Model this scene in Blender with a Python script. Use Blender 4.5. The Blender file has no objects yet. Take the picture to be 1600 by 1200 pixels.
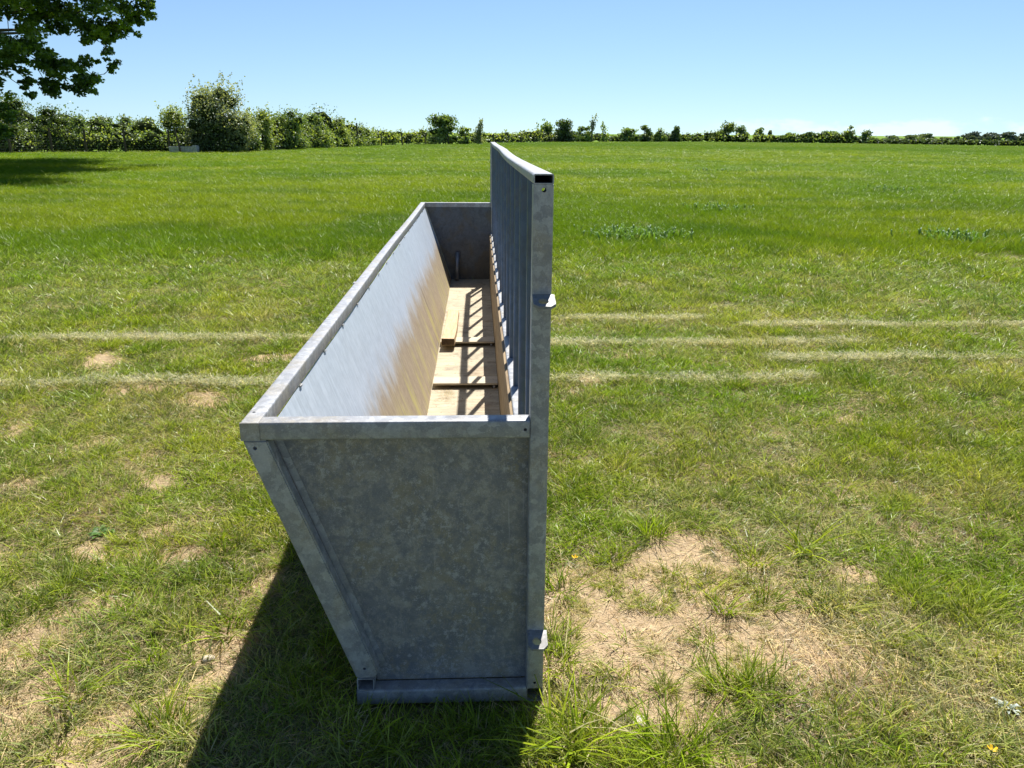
import bpy, bmesh, math, random
import numpy as np
from mathutils import Vector, Matrix

# ------------------------------------------------------------------ camera
S = bpy.context.scene
COL = S.collection
FPX, PITCH, ROLL, YAW = 1226.23, 0.3095, 0.0069, 0.0437
CAM = np.array([-0.1336, -1.946, 1.6218])
_F = np.array([math.sin(YAW)*math.cos(PITCH), math.cos(YAW)*math.cos(PITCH), -math.sin(PITCH)])
_R = np.array([math.cos(YAW), -math.sin(YAW), 0.0])
_U = np.cross(_R, _F)
_R2 = _R*math.cos(ROLL) + _U*math.sin(ROLL)
_U2 = _U*math.cos(ROLL) - _R*math.sin(ROLL)
cd = bpy.data.cameras.new('camera')
cam = bpy.data.objects.new('camera', cd)
COL.objects.link(cam)
cd.sensor_width = 36.0
cd.lens = FPX/1600*36.0
cd.clip_start = 0.05
cd.clip_end = 8000
m = Matrix(((_R2[0], _U2[0], -_F[0], CAM[0]), (_R2[1], _U2[1], -_F[1], CAM[1]),
            (_R2[2], _U2[2], -_F[2], CAM[2]), (0, 0, 0, 1)))
cam.matrix_world = m
S.camera = cam

# ------------------------------------------------------------------ light
SUN_EL, SUN_AZ = math.radians(56.9), math.radians(16.3)      # azimuth clockwise from +Y
SUN_STRENGTH, SKY_STRENGTH, EXPOSURE = 5.0, 0.0500, 0.86
w = bpy.data.worlds.new('World')
S.world = w
w.use_nodes = True
nt = w.node_tree
nt.nodes.clear()
sky = nt.nodes.new('ShaderNodeTexSky')
sky.sky_type = 'NISHITA'
sky.sun_disc = False
sky.sun_elevation = SUN_EL
sky.sun_rotation = SUN_AZ
sky.altitude = 0
sky.air_density = 1.0
sky.dust_density = 0.1
sky.ozone_density = 3.0
bg = nt.nodes.new('ShaderNodeBackground')
bg.inputs['Strength'].default_value = SKY_STRENGTH
wo = nt.nodes.new('ShaderNodeOutputWorld')
# thin low cloud bank on the right of the horizon, by direction
tc = nt.nodes.new('ShaderNodeTexCoord')
sep = nt.nodes.new('ShaderNodeSeparateXYZ')
nt.links.new(tc.outputs['Generated'], sep.inputs[0])
mp = nt.nodes.new('ShaderNodeMapping'); mp.inputs['Scale'].default_value = (14, 14, 34)
nt.links.new(tc.outputs['Generated'], mp.inputs[0])
nz = nt.nodes.new('ShaderNodeTexNoise'); nz.inputs['Scale'].default_value = 1.0
nz.inputs['Detail'].default_value = 6; nz.inputs['Roughness'].default_value = 0.6
nt.links.new(mp.outputs[0], nz.inputs['Vector'])


def wmath(op, a, b=None, c=None, clamp=False):
    n = nt.nodes.new('ShaderNodeMath'); n.operation = op; n.use_clamp = clamp
    for i, v in enumerate((a, b, c)):
        if v is None: continue
        if isinstance(v, (int, float)): n.inputs[i].default_value = v
        else: nt.links.new(v, n.inputs[i])
    return n.outputs[0]


def wrange(v, a, b, c, d):
    n = nt.nodes.new('ShaderNodeMapRange'); n.interpolation_type = 'SMOOTHSTEP'
    nt.links.new(v, n.inputs[0])
    for i, q in enumerate((a, b, c, d)): n.inputs[i+1].default_value = q
    return n.outputs[0]


az = wmath('ARCTAN2', sep.outputs[0], sep.outputs[1])
thr = wmath('ADD', nz.outputs['Fac'], wrange(sep.outputs[2], 0.004, 0.040, 0.10, -0.30))
cl = wmath('MULTIPLY', wrange(thr, 0.5, 0.66, 0.0, 1.0), wrange(az, 0.24, 0.36, 0.0, 0.42))
gm = nt.nodes.new('ShaderNodeGamma'); gm.inputs['Gamma'].default_value = 1.0
nt.links.new(sky.outputs[0], gm.inputs[0])
tint = nt.nodes.new('ShaderNodeMix'); tint.data_type = 'RGBA'; tint.blend_type = 'MULTIPLY'
tint.inputs[0].default_value = 1.0
nt.links.new(gm.outputs[0], tint.inputs[6])
tint.inputs[7].default_value = (0.91, 0.99, 1.07, 1)
# look the sky up a little above the true horizon, where the air is clearer
skv = nt.nodes.new('ShaderNodeVectorMath'); skv.operation = 'MULTIPLY_ADD'
nt.links.new(tc.outputs['Generated'], skv.inputs[0])
skv.inputs[1].default_value = (1, 1, 0.95); skv.inputs[2].default_value = (0, 0, 0.055)
skn = nt.nodes.new('ShaderNodeVectorMath'); skn.operation = 'NORMALIZE'
nt.links.new(skv.outputs[0], skn.inputs[0]); nt.links.new(skn.outputs[0], sky.inputs[0])
cm = nt.nodes.new('ShaderNodeMix'); cm.data_type = 'RGBA'
nt.links.new(cl, cm.inputs[0])
# the band of sky near the horizon is brighter than the zenith
hz = wrange(sep.outputs[2], 0.16, 0.50, 1.36, 1.0)
hzv = nt.nodes.new('ShaderNodeVectorMath'); hzv.operation = 'SCALE'
nt.links.new(tint.outputs[2], hzv.inputs[0]); nt.links.new(hz, hzv.inputs['Scale'])
nt.links.new(hzv.outputs[0], cm.inputs[6])
cm.inputs[7].default_value = (12.5, 13.3, 14.2, 1)
nt.links.new(cm.outputs[2], bg.inputs['Color'])
nt.links.new(bg.outputs[0], wo.inputs[0])

sd = bpy.data.lights.new('sun', 'SUN')
sun = bpy.data.objects.new('sun', sd)
COL.objects.link(sun)
sd.energy = SUN_STRENGTH
sd.angle = math.radians(0.53)
sd.color = (1.0, 0.955, 0.88)
sv = Vector((math.sin(SUN_AZ)*math.cos(SUN_EL), math.cos(SUN_AZ)*math.cos(SUN_EL), math.sin(SUN_EL)))
sun.rotation_euler = sv.to_track_quat('Z', 'Y').to_euler()
sun.location = (5, 5, 30)
S.view_settings.view_transform = 'Standard'
S.view_settings.look = 'None'
S.view_settings.exposure = EXPOSURE
S.view_settings.gamma = 1
S.render.engine = 'CYCLES'
S.cycles.max_bounces = 8
S.cycles.transparent_max_bounces = 4
S.cycles.use_denoising = True

RNG = np.random.default_rng(7)


# ------------------------------------------------------------------ helpers
def ray(u, v):
    return _F + _R2*(u-800)/FPX + _U2*(600-v)/FPX


def at(u, v, Y):
    """world point seen at photo pixel (u, v) at world depth Y"""
    d = ray(u, v)
    return CAM + d*(Y-CAM[1])/d[1]


def tag(o, label=None, cat=None, group=None, kind=None):
    if label: o['label'] = label
    if cat: o['category'] = cat
    if group: o['group'] = group
    if kind: o['kind'] = kind
    return o


def empty(name, loc, label, cat, group=None):
    o = bpy.data.objects.new(name, None)
    o.empty_display_size = 0.2
    o.location = loc
    COL.objects.link(o)
    return tag(o, label, cat, group)


def mesh_obj(name, V, Fc, mat, parent=None, smooth=False, origin=(0, 0, 0), attrs=None):
    V = np.asarray(V, float) - np.asarray(origin, float)
    me = bpy.data.meshes.new(name)
    me.from_pydata(V.tolist(), [], Fc.tolist() if isinstance(Fc, np.ndarray) else Fc)
    if attrs:
        for k, a in attrs.items():
            at_ = me.attributes.new(k, 'FLOAT', 'POINT')
            at_.data.foreach_set('value', np.asarray(a, np.float32))
    if smooth:
        me.polygons.foreach_set('use_smooth', [True]*len(me.polygons))
    me.update()
    if mat: me.materials.append(mat)
    o = bpy.data.objects.new(name, me)
    COL.objects.link(o)
    if parent is not None: o.parent = parent
    else: o.location = origin
    return o


def hash2(ix, iy, seed):
    h = (ix.astype(np.int64)*374761393 + iy.astype(np.int64)*668265263 + seed*1442695041) & 0xffffffff
    h = ((h ^ (h >> 13))*1274126177) & 0xffffffff
    h = (h ^ (h >> 16)) & 0xffffffff
    return h/4294967295.0


def vnoise(x, y, seed=0):
    x = np.asarray(x, float); y = np.asarray(y, float)
    ix = np.floor(x); iy = np.floor(y)
    fx = x-ix; fy = y-iy
    fx = fx*fx*(3-2*fx); fy = fy*fy*(3-2*fy)
    a = hash2(ix, iy, seed); b = hash2(ix+1, iy, seed); c = hash2(ix, iy+1, seed); d = hash2(ix+1, iy+1, seed)
    return (a*(1-fx)+b*fx)*(1-fy) + (c*(1-fx)+d*fx)*fy


def fbm(x, y, seed=0, octv=4):
    s = 0; a = 0.5; t = 0
    for i in range(octv):
        s = s + a*vnoise(x*2**i, y*2**i, seed+i*17); t += a; a *= 0.5
    return s/t


def sstep(v, a, b):
    t = np.clip((v-a)/(b-a), 0, 1)
    return t*t*(3-2*t)


# ------------------------------------------------------------------ node materials
class NM:
    def __init__(self, name):
        self.m = bpy.data.materials.new(name)
        self.m.use_nodes = True
        self.t = self.m.node_tree
        self.t.nodes.clear()
        self.out = self.t.nodes.new('ShaderNodeOutputMaterial')

    def n(self, typ, **kw):
        x = self.t.nodes.new(typ)
        for k, v in kw.items(): setattr(x, k, v)
        return x

    def set(self, sock, v):
        if isinstance(v, bpy.types.NodeSocket): self.t.links.new(v, sock)
        elif isinstance(v, (tuple, list)) and len(v) == 3 and sock.type == 'RGBA': sock.default_value = (*v, 1)
        else: sock.default_value = v

    def math(self, op, a, b=0.0, c=0.0, clamp=False):
        x = self.n('ShaderNodeMath', operation=op, use_clamp=clamp)
        self.set(x.inputs[0], a); self.set(x.inputs[1], b); self.set(x.inputs[2], c)
        return x.outputs[0]

    def rng(self, v, a, b, c=0.0, d=1.0):
        x = self.n('ShaderNodeMapRange', interpolation_type='SMOOTHSTEP')
        for i, q in enumerate((v, a, b, c, d)): self.set(x.inputs[i], q)
        return x.outputs[0]

    def mix(self, f, a, b, blend='MIX'):
        x = self.n('ShaderNodeMix', data_type='RGBA', blend_type=blend)
        self.set(x.inputs[0], f); self.set(x.inputs[6], a); self.set(x.inputs[7], b)
        return x.outputs[2]

    def coord(self, kind='Object', scale=None, rot=None):
        tc = self.n('ShaderNodeTexCoord')
        s = tc.outputs[kind]
        if scale or rot:
            mp = self.n('ShaderNodeMapping')
            if scale: mp.inputs['Scale'].default_value = scale
            if rot: mp.inputs['Rotation'].default_value = rot
            self.t.links.new(s, mp.inputs[0]); s = mp.outputs[0]
        return s

    def noise(self, vec, scale, detail=4, rough=0.55, dist=0.0):
        x = self.n('ShaderNodeTexNoise')
        self.set(x.inputs['Vector'], vec); x.inputs['Scale'].default_value = scale
        x.inputs['Detail'].default_value = detail; x.inputs['Roughness'].default_value = rough
        x.inputs['Distortion'].default_value = dist
        return x.outputs['Fac']

    def voro(self, vec, scale, feature='F1', rand=1.0):
        x = self.n('ShaderNodeTexVoronoi', feature=feature)
        self.set(x.inputs['Vector'], vec); x.inputs['Scale'].default_value = scale
        x.inputs['Randomness'].default_value = rand
        return x

    def attr(self, name, typ='GEOMETRY'):
        x = self.n('ShaderNodeAttribute', attribute_name=name, attribute_type=typ)
        return x

    def bump(self, h, strength=0.3, dist=0.01):
        x = self.n('ShaderNodeBump')
        x.inputs['Strength'].default_value = strength; x.inputs['Distance'].default_value = dist
        self.set(x.inputs['Height'], h)
        return x.outputs[0]

    def pbsdf(self, col, rough=0.6, metal=0.0, normal=None, spec=0.5):
        x = self.n('ShaderNodeBsdfPrincipled')
        self.set(x.inputs['Base Color'], col); self.set(x.inputs['Roughness'], rough)
        self.set(x.inputs['Metallic'], metal); x.inputs['Specular IOR Level'].default_value = spec
        if normal is not None: self.set(x.inputs['Normal'], normal)
        return x.outputs[0]

    def done(self, s):
        self.t.links.new(s, self.out.inputs[0])
        return self.m


def galvanised(name, dirt=0.4, spangle=26.0, base=0.42, metal=0.55, rough=0.5, con=0.1, hue=(1, 1, 1), bloom=0.0):
    """weathered hot-dip galvanised steel: irregular spangles, olive and bluish dull patches, fine specks"""
    M = NM(name)
    v = M.coord('Object')
    wob = M.n('ShaderNodeVectorMath', operation='ADD')
    nn = M.n('ShaderNodeTexNoise'); M.set(nn.inputs['Vector'], v); nn.inputs['Scale'].default_value = 40; nn.inputs['Detail'].default_value = 3
    sc = M.n('ShaderNodeVectorMath', operation='SCALE'); M.set(sc.inputs[0], nn.outputs['Color']); sc.inputs['Scale'].default_value = 0.035
    M.set(wob.inputs[0], v); M.set(wob.inputs[1], sc.outputs[0])
    vo = M.voro(wob.outputs[0], spangle)
    cell = M.n('ShaderNodeSeparateColor'); M.set(cell.inputs[0], vo.outputs['Color'])
    big = M.noise(v, 5.0, 5, 0.6, 0.6)
    mid = M.noise(v, 30.0, 6, 0.75)
    fine = M.noise(v, 170.0, 4, 0.75)
    c = M.mix(M.rng(cell.outputs[0], 0.1, 0.9), (base*(1-con)*hue[0], base*(1.01-con)*hue[1], base*(1.02-con)*hue[2]), (base*(1+con)*hue[0], base*(1.01+con)*hue[1], base*(1.02+con)*hue[2]))
    big2 = M.noise(M.coord('Object', (1, 1, 0.75)), 14.0, 8, 0.78, 0.5)
    c = M.mix(M.math('MULTIPLY', M.rng(big, 0.44, 0.62), dirt), c, (base*0.92, base*0.82, base*0.62))
    c = M.mix(M.math('MULTIPLY', M.rng(big2, 0.50, 0.60), dirt*0.75), c, (base*0.62, base*0.65, base*0.74))
    c = M.mix(M.math('MULTIPLY', M.rng(mid, 0.52, 0.68), dirt*0.6), c, (base*0.55, base*0.56, base*0.58))
    c = M.mix(M.math('MULTIPLY', M.math('MULTIPLY', M.rng(fine, 0.54, 0.70), M.rng(mid, 0.60, 0.40)), 0.8*dirt), c, (base*1.9, base*1.9, base*1.95))
    if bloom:       # dull zinc bloom: crisp dark and chalky patches, fine pits, a few long scratches
        q1 = M.noise(M.coord('Object', (1, 1, 0.8)), 17, 11, 0.82, 0.3)
        q2 = M.noise(v, 48, 10, 0.84)
        q3 = M.noise(v, 330, 2, 0.6)
        q4 = M.noise(M.coord('Object', (90, 90, 2.5), (0, 0.25, 0)), 1.0, 3, 0.6)
        c = M.mix(M.math('MULTIPLY', M.rng(q1, 0.475, 0.545), 0.55*bloom), c, (base*0.56, base*0.60, base*0.72))
        c = M.mix(M.math('MULTIPLY', M.math('MULTIPLY', M.rng(q2, 0.52, 0.58), M.rng(big, 0.38, 0.56)), 0.55*bloom), c, (base*1.75, base*1.75, base*1.78))
        c = M.mix(M.math('MULTIPLY', M.rng(q3, 0.62, 0.70), 0.45*bloom), c, (base*2.1, base*2.1, base*2.1))
        c = M.mix(M.math('MULTIPLY', M.rng(q3, 0.36, 0.28), 0.55*bloom), c, (base*0.4, base*0.4, base*0.42))
        c = M.mix(M.math('MULTIPLY', M.rng(q4, 0.68, 0.74), 0.30*bloom), c, (base*1.7, base*1.7, base*1.7))
    r = M.math('ADD', M.math('MULTIPLY', cell.outputs[1], 0.16), M.math('MULTIPLY_ADD', mid, 0.25, rough-0.2))
    b = M.bump(M.math('ADD', M.math('MULTIPLY', fine, 0.3), mid), 0.12, 0.004)
    return M.done(M.pbsdf(c, r, metal, b))


MAT = {}
MAT['galv'] = galvanised('galvanised_tube', 0.65, 46, 0.345, 0.15, 0.46, 0.20, (0.98, 1.0, 1.03), 0.55)
MAT['galv_lug'] = galvanised('galvanised_plate', 0.5, 60, 0.23, 0.15, 0.55, 0.15)
MAT['galv_sheet'] = galvanised('galvanised_sheet', 1.0, 40, 0.275, 0.10, 0.55, 0.12, (1.05, 1.0, 0.93), 1.15)
MAT['galv_bar'] = galvanised('galvanised_bar', 0.3, 30, 0.125, 0.75, 0.40, 0.06, (0.68, 0.96, 1.42))  # shade and blue sky reflection painted into the bars' base colour
MAT['galv_shaded'] = galvanised('galvanised_shaded_sheet', 0.8, 40, 0.11, 0.3, 0.5, 0.08, (0.86, 0.98, 1.14))  # far end panel's sheet, its shade painted in as a darker, bluer base

# inner lining: bright scratched zinc above, feed-stained below (the stain line runs along the trough)
M = NM('stained_lining')
v = M.coord('Object')
sx = M.n('ShaderNodeSeparateXYZ'); M.set(sx.inputs[0], v)
vs = M.coord('Object', (3, 16, 1.6))
st = M.noise(vs, 1.6, 5, 0.6, 0.2)
vf = M.coord('Object', (12, 62, 4.5), (0.10, 0.0, 0.0))
scr = M.noise(vf, 1.0, 4, 0.7, 0.3)
pt = M.noise(M.coord('Object', (1, 1.0, 0.8)), 3.4, 6, 0.65)
zz = M.math('ADD', M.math('ADD', sx.outputs[2], M.math('MULTIPLY_ADD', st, 0.13, -0.065)), M.math('MULTIPLY_ADD', pt, 0.34, -0.17))
scr = M.math('ADD', M.math('MULTIPLY', scr, 0.6), M.math('MULTIPLY', M.noise(v, 26, 5, 0.7), 0.4))
zinc = M.mix(M.rng(scr, 0.34, 0.66), (0.42, 0.475, 0.545), (0.56, 0.62, 0.70))
blot = M.noise(v, 9, 4, 0.6)
zinc = M.mix(M.math('MULTIPLY', M.rng(blot, 0.5, 0.7), 0.30), zinc, (0.40, 0.44, 0.49))
brown = M.mix(M.rng(scr, 0.30, 0.72), (0.23, 0.18, 0.125), (0.40, 0.32, 0.22))
yel = M.noise(M.coord('Object', (2, 6, 1.0)), 1.9, 5, 0.6, 0.4)
brown = M.mix(M.math('MULTIPLY', M.rng(yel, 0.46, 0.68), M.rng(sx.outputs[2], 0.46, 0.22, 0.05, 0.75)), brown, (0.43, 0.385, 0.12))
sf = M.rng(zz, 0.60, 0.38)
c = M.mix(sf, zinc, brown)
M.done(M.pbsdf(c, M.mix(sf, (0.46, 0.46, 0.46), (0.75, 0.75, 0.75)), M.math('MULTIPLY_ADD', sf, -0.18, 0.18),
               M.bump(scr, 0.15, 0.003)))
MAT['lining'] = M.m


def wood(name, light, dark, axis_scale, spots=0.3, rough=0.75):
    M = NM(name)
    v = M.coord('Object')
    g = M.noise(M.coord('Object', axis_scale), 1.0, 5, 0.65, 0.8)
    f = M.noise(M.coord('Object', tuple(3*q for q in axis_scale)), 1.0, 3, 0.7)
    b = M.noise(v, 7, 5, 0.65)
    k = M.noise(v, 55, 2, 0.5)
    c = M.mix(M.rng(g, 0.3, 0.7), dark, light)
    c = M.mix(M.math('MULTIPLY', M.rng(f, 0.5, 0.75), 0.35), c, tuple(q*0.55 for q in dark))
    c = M.mix(M.math('MULTIPLY', M.rng(b, 0.52, 0.7), 0.4), c, tuple(0.62*q for q in light))
    c = M.mix(M.math('MULTIPLY', M.rng(k, 0.66, 0.72), spots), c, (0.16, 0.09, 0.04))
    return M.done(M.pbsdf(c, rough, 0, M.bump(g, 0.35, 0.006), 0.3))


MAT['ply'] = wood('weathered_plywood', (0.52, 0.455, 0.325), (0.36, 0.305, 0.21), (5, 34, 34), 0.8)
_t = MAT['ply'].node_tree
_p = [q for q in _t.nodes if q.type == 'BSDF_PRINCIPLED'][0]
_src = _p.inputs['Base Color'].links[0].from_socket
for sc_, lo, hi, f_, col_ in ((3.2, .46, .64, .6, (0.27, 0.245, 0.185, 1)), (11, .53, .66, .65, (0.16, 0.125, 0.085, 1)), (2.1, .55, .7, .35, (0.42, 0.22, 0.09, 1))):
    q = _t.nodes.new('ShaderNodeTexNoise'); q.inputs['Scale'].default_value = sc_; q.inputs['Detail'].default_value = 7; q.inputs['Roughness'].default_value = .68
    _c = _t.nodes.new('ShaderNodeTexCoord'); _t.links.new(_c.outputs['Object'], q.inputs['Vector'])
    mr = _t.nodes.new('ShaderNodeMapRange'); mr.inputs[1].default_value = lo; mr.inputs[2].default_value = hi; mr.inputs[4].default_value = f_
    _t.links.new(q.outputs['Fac'], mr.inputs[0])
    mx = _t.nodes.new('ShaderNodeMix'); mx.data_type = 'RGBA'; _t.links.new(mr.outputs[0], mx.inputs[0]); _t.links.new(_src, mx.inputs[6]); mx.inputs[7].default_value = col_
    _src = mx.outputs[2]
_t.links.new(_src, _p.inputs['Base Color'])
MAT['board'] = wood('stained_board', (0.36, 0.27, 0.155), (0.15, 0.10, 0.055), (70, 2.5, 60), 0.3)
MAT['batten'] = wood('grey_timber', (0.60, 0.53, 0.40), (0.46, 0.39, 0.28), (4, 60, 60), 0.2)
MAT['block'] = wood('sawn_softwood', (0.60, 0.45, 0.28), (0.46, 0.31, 0.17), (60, 4, 60), 0.2)
MAT['end_grain'] = wood('dark_end_grain', (0.12, 0.075, 0.04), (0.06, 0.035, 0.02), (30, 30, 30), 0.1)
MAT['post_wood'] = wood('old_fence_timber', (0.13, 0.10, 0.075), (0.06, 0.05, 0.035), (30, 30, 3), 0.1)
MAT['bark'] = wood('tree_bark', (0.14, 0.115, 0.085), (0.06, 0.05, 0.036), (6, 6, 1.5), 0.1, 0.9)


def plain(name, col, rough=0.7, metal=0.0, var=0.25, scale=8):
    M = NM(name)
    v = M.coord('Object')
    n = M.noise(v, scale, 5, 0.6)
    c = M.mix(M.rng(n, 0.3, 0.7), tuple(q*(1-var) for q in col), tuple(min(1, q*(1+var)) for q in col))
    return M.done(M.pbsdf(c, rough, metal, M.bump(n, 0.2, 0.01), 0.5 if rough < 0.95 else 0.0))


MAT['wire'] = plain('fence_wire', (0.16, 0.16, 0.155), 0.6, 0.5)
MAT['concrete'] = plain('pale_concrete', (0.50, 0.50, 0.48), 0.85)
MAT['stone'] = plain('pale_flint', (0.52, 0.46, 0.36), 0.75, 0, 0.3, 60)
MAT['brown_pipe'] = plain('dull_pipe', (0.30, 0.31, 0.33), 0.45, 0.7)
MAT['petal'] = plain('yellow_petal', (0.85, 0.55, 0.02), 0.5, 0, 0.1)


def leafmat(name, dark, mid, light, trans=0.35, gloss=0.06, far=0.0):
    M = NM(name)
    a = M.attr('lv').outputs['Fac']
    c = M.mix(M.rng(a, 0.0, 0.5), dark, mid)
    c = M.mix(M.rng(a, 0.5, 1.0), c, light)
    d = M.n('ShaderNodeBsdfDiffuse'); M.set(d.inputs[0], c)
    t = M.n('ShaderNodeBsdfTranslucent')
    M.set(t.inputs[0], M.mix(1.0, c, (1.25, 1.15, 0.45) if name != 'maple_leaf' else (1.9, 1.6, 0.4), 'MULTIPLY'))
    g = M.n('ShaderNodeBsdfGlossy'); g.inputs['Roughness'].default_value = 0.45; g.inputs[0].default_value = (0.9, 0.95, 1, 1)
    x = M.n('ShaderNodeMixShader'); x.inputs[0].default_value = trans
    M.t.links.new(d.outputs[0], x.inputs[1]); M.t.links.new(t.outputs[0], x.inputs[2])
    y = M.n('ShaderNodeMixShader'); y.inputs[0].default_value = gloss
    M.t.links.new(x.outputs[0], y.inputs[1]); M.t.links.new(g.outputs[0], y.inputs[2])
    return M.done(y.outputs[0])


LEAF = {
    'maple': leafmat('maple_leaf', (0.046, 0.094, 0.020), (0.104, 0.199, 0.033), (0.209, 0.334, 0.041), 0.58),
    'dark': leafmat('elder_leaf', (0.056, 0.101, 0.031), (0.124, 0.191, 0.054), (0.247, 0.314, 0.079), 0.40),
    'mid': leafmat('hedge_leaf', (0.099, 0.169, 0.051), (0.240, 0.354, 0.091), (0.481, 0.564, 0.142), 0.44),
    'light': leafmat('young_hedge_leaf', (0.125, 0.189, 0.046), (0.273, 0.367, 0.089), (0.482, 0.544, 0.146), 0.46),
    'grey': leafmat('willow_leaf', (0.130, 0.164, 0.089), (0.270, 0.328, 0.175), (0.468, 0.527, 0.305), 0.40),
    'conifer': leafmat('far_conifer_needle', (0.075, 0.102, 0.091), (0.116, 0.157, 0.132), (0.165, 0.207, 0.165), 0.28),
    'far': leafmat('far_tree_leaf', (0.112, 0.160, 0.085), (0.188, 0.254, 0.122), (0.300, 0.356, 0.169), 0.33),
    'blossom': leafmat('hawthorn_blossom', (0.60, 0.58, 0.50), (0.72, 0.70, 0.62), (0.80, 0.78, 0.72), 0.3),
    'weed': leafmat('dock_leaf', (0.03, 0.075, 0.03), (0.055, 0.12, 0.04), (0.09, 0.17, 0.05), 0.3, 0.10),
    'dock': leafmat('dock_patch_leaf', (0.07, 0.15, 0.03), (0.10, 0.21, 0.035), (0.14, 0.26, 0.05), 0.4, 0.02),
    'silver': leafmat('silver_leaf', (0.22, 0.27, 0.22), (0.32, 0.37, 0.31), (0.42, 0.46, 0.40), 0.2),
}
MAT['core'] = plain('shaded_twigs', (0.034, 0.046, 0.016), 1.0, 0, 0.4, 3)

# ------------------------------------------------------------------ ground
# worn patches: (x, y, rx, ry, rot) on the ground in metres, around the trough
BARE = []


def bare_px(u, v, ru, rv, s=1.0):
    d = ray(u, v); p = CAM - d*CAM[2]/d[2]
    d1 = ray(u, v-rv); q = CAM - d1*CAM[2]/d1[2]
    d2 = ray(u, v+rv); q2 = CAM - d2*CAM[2]/d2[2]
    d3 = ray(u+ru, v); k = CAM - d3*CAM[2]/d3[2]
    BARE.append((p[0], p[1], abs(k[0]-p[0]), abs(q[1]-q2[1])/2, s))


for a in [(930, 925, 90, 55), (1060, 885, 110, 38), (920, 1010, 90, 55), (1010, 1010, 80, 50), (1080, 1085, 90, 45),
          (1000, 1150, 60, 40), (1210, 945, 70, 30), (1090, 848, 70, 14), (1310, 905, 55, 22, .7), (1330, 655, 30, 10),
          (1150, 1010, 70, 40, .8), (1240, 1010, 70, 40, .7), (1330, 1010, 70, 35, .55), (1560, 1010, 60, 25, .6), (1430, 1090, 50, 30, .6),
          (1130, 1175, 60, 25, .8), (1240, 1195, 60, 20, .6), (1090, 960, 70, 35),
          (240, 865, 75, 25), (160, 850, 35, 25), (285, 800, 50, 14, .9), (345, 1030, 45, 45, .9), (300, 1010, 40, 30, .8), (60, 1095, 75, 40, .9),
          (150, 1180, 90, 35, .9), (20, 675, 32, 14, .85), (150, 562, 26, 9, .75), (175, 580, 22, 9, .75), (290, 1090, 40, 40), (400, 895, 35, 30), (200, 695, 50, 10, .8),
          (430, 560, 45, 10, .8), (35, 920, 40, 20, .8), (130, 980, 60, 30, .6), (250, 760, 40, 12, .7), (100, 830, 30, 15, .7),
          (400, 1190, 30, 20, .6), (220, 610, 60, 10, .6), (330, 620, 60, 8, .6),
          (930, 590, 40, 12, .6), (1000, 560, 50, 8, .4), (60, 1010, 50, 25, .7), (380, 770, 20, 15, .7), (230, 940, 40, 15, .6)]:
    bare_px(*a)


def bare(x, y):
    x = np.asarray(x, float); y = np.asarray(y, float)
    wx = x + 0.22*(fbm(x*4, y*4, 3)-0.5)*2 ; wy = y + 0.24*(fbm(x*4, y*4, 9)-0.5)*2
    b = np.zeros_like(x)
    for cx, cy, rx, ry, s in BARE:
        d = np.sqrt(((wx-cx)/rx)**2 + ((wy-cy)/ry)**2)
        b = np.maximum(b, s*(1-sstep(d, 0.55, 1.25)))
    n = fbm(x*3.2, y*3.2, 31)
    near = 1-sstep(np.hypot(x, y+1), 3.0, 6.5)
    b = np.maximum(b, near*0.36*sstep(n, 0.55, 0.70)*(1-0.8*np.exp(-(((x+0.6)/0.5)**4+((y-0.1)/0.9)**4))))
    return np.clip(b*(0.12+1.7*fbm(x*7.5, y*7.5, 41, 5)), 0, 1)


def ground_h(x, y):
    x = np.asarray(x, float); y = np.asarray(y, float)
    h = 0.035*(fbm(x*1.1, y*1.1, 5)-0.5) + 0.016*(fbm(x*6, y*6, 8)-0.5)
    fade = np.exp(-(np.hypot(x, y)/40)**2)
    under = (1-sstep(np.maximum(np.abs(x+0.22)-0.27, 0)+np.maximum(np.abs(y-3.4)-3.4, 0), 0.0, 0.15))
    return (h*fade)*(1-under) - 0.012*under*1.0 - 0.006


def grid(xs, ys):
    X, Y = np.meshgrid(xs, ys)
    n, mm = len(xs), len(ys)
    i = (np.arange(mm-1)[:, None]*n + np.arange(n-1)[None, :]).ravel()
    return X.ravel(), Y.ravel(), np.stack([i, i+1, i+n+1, i+n], 1)


M = NM('pasture_ground')
v = M.coord('Object')
b = M.attr('bare').outputs['Fac']
geo = M.n('ShaderNodeSeparateXYZ'); M.set(geo.inputs[0], v)
n1 = M.noise(v, 2.3, 6, 0.65)
n2 = M.noise(v, 30, 5, 0.7)
n3 = M.noise(v, 150, 3, 0.7)
n4 = M.noise(v, 0.12, 5, 0.6)
soil = M.mix(M.rng(n2, 0.3, 0.7), (0.40, 0.285, 0.165), (0.60, 0.455, 0.285))
soil = M.mix(M.math('MULTIPLY', M.rng(n3, 0.55, 0.7), 0.5), soil, (0.68, 0.56, 0.40))
soil = M.mix(M.math('MULTIPLY', M.rng(n3, 0.42, 0.28), 0.6), soil, (0.16, 0.105, 0.055))
wv = M.n('ShaderNodeTexNoise'); M.set(wv.inputs['Vector'], v); wv.inputs['Scale'].default_value = 12; wv.inputs['Detail'].default_value = 4
wa = M.n('ShaderNodeVectorMath', operation='SCALE'); M.set(wa.inputs[0], wv.outputs['Color']); wa.inputs['Scale'].default_value = 0.16
wb = M.n('ShaderNodeVectorMath', operation='ADD'); M.set(wb.inputs[0], v); M.set(wb.inputs[1], wa.outputs[0])
crk = M.voro(wb.outputs[0], 13.0, 'DISTANCE_TO_EDGE')
ck = M.math('MULTIPLY', M.rng(crk.outputs['Distance'], 0.045, 0.0), M.rng(n2, 0.50, 0.64))
soil = M.mix(M.math('MULTIPLY', ck, 0.55), soil, (0.13, 0.085, 0.045))
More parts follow.
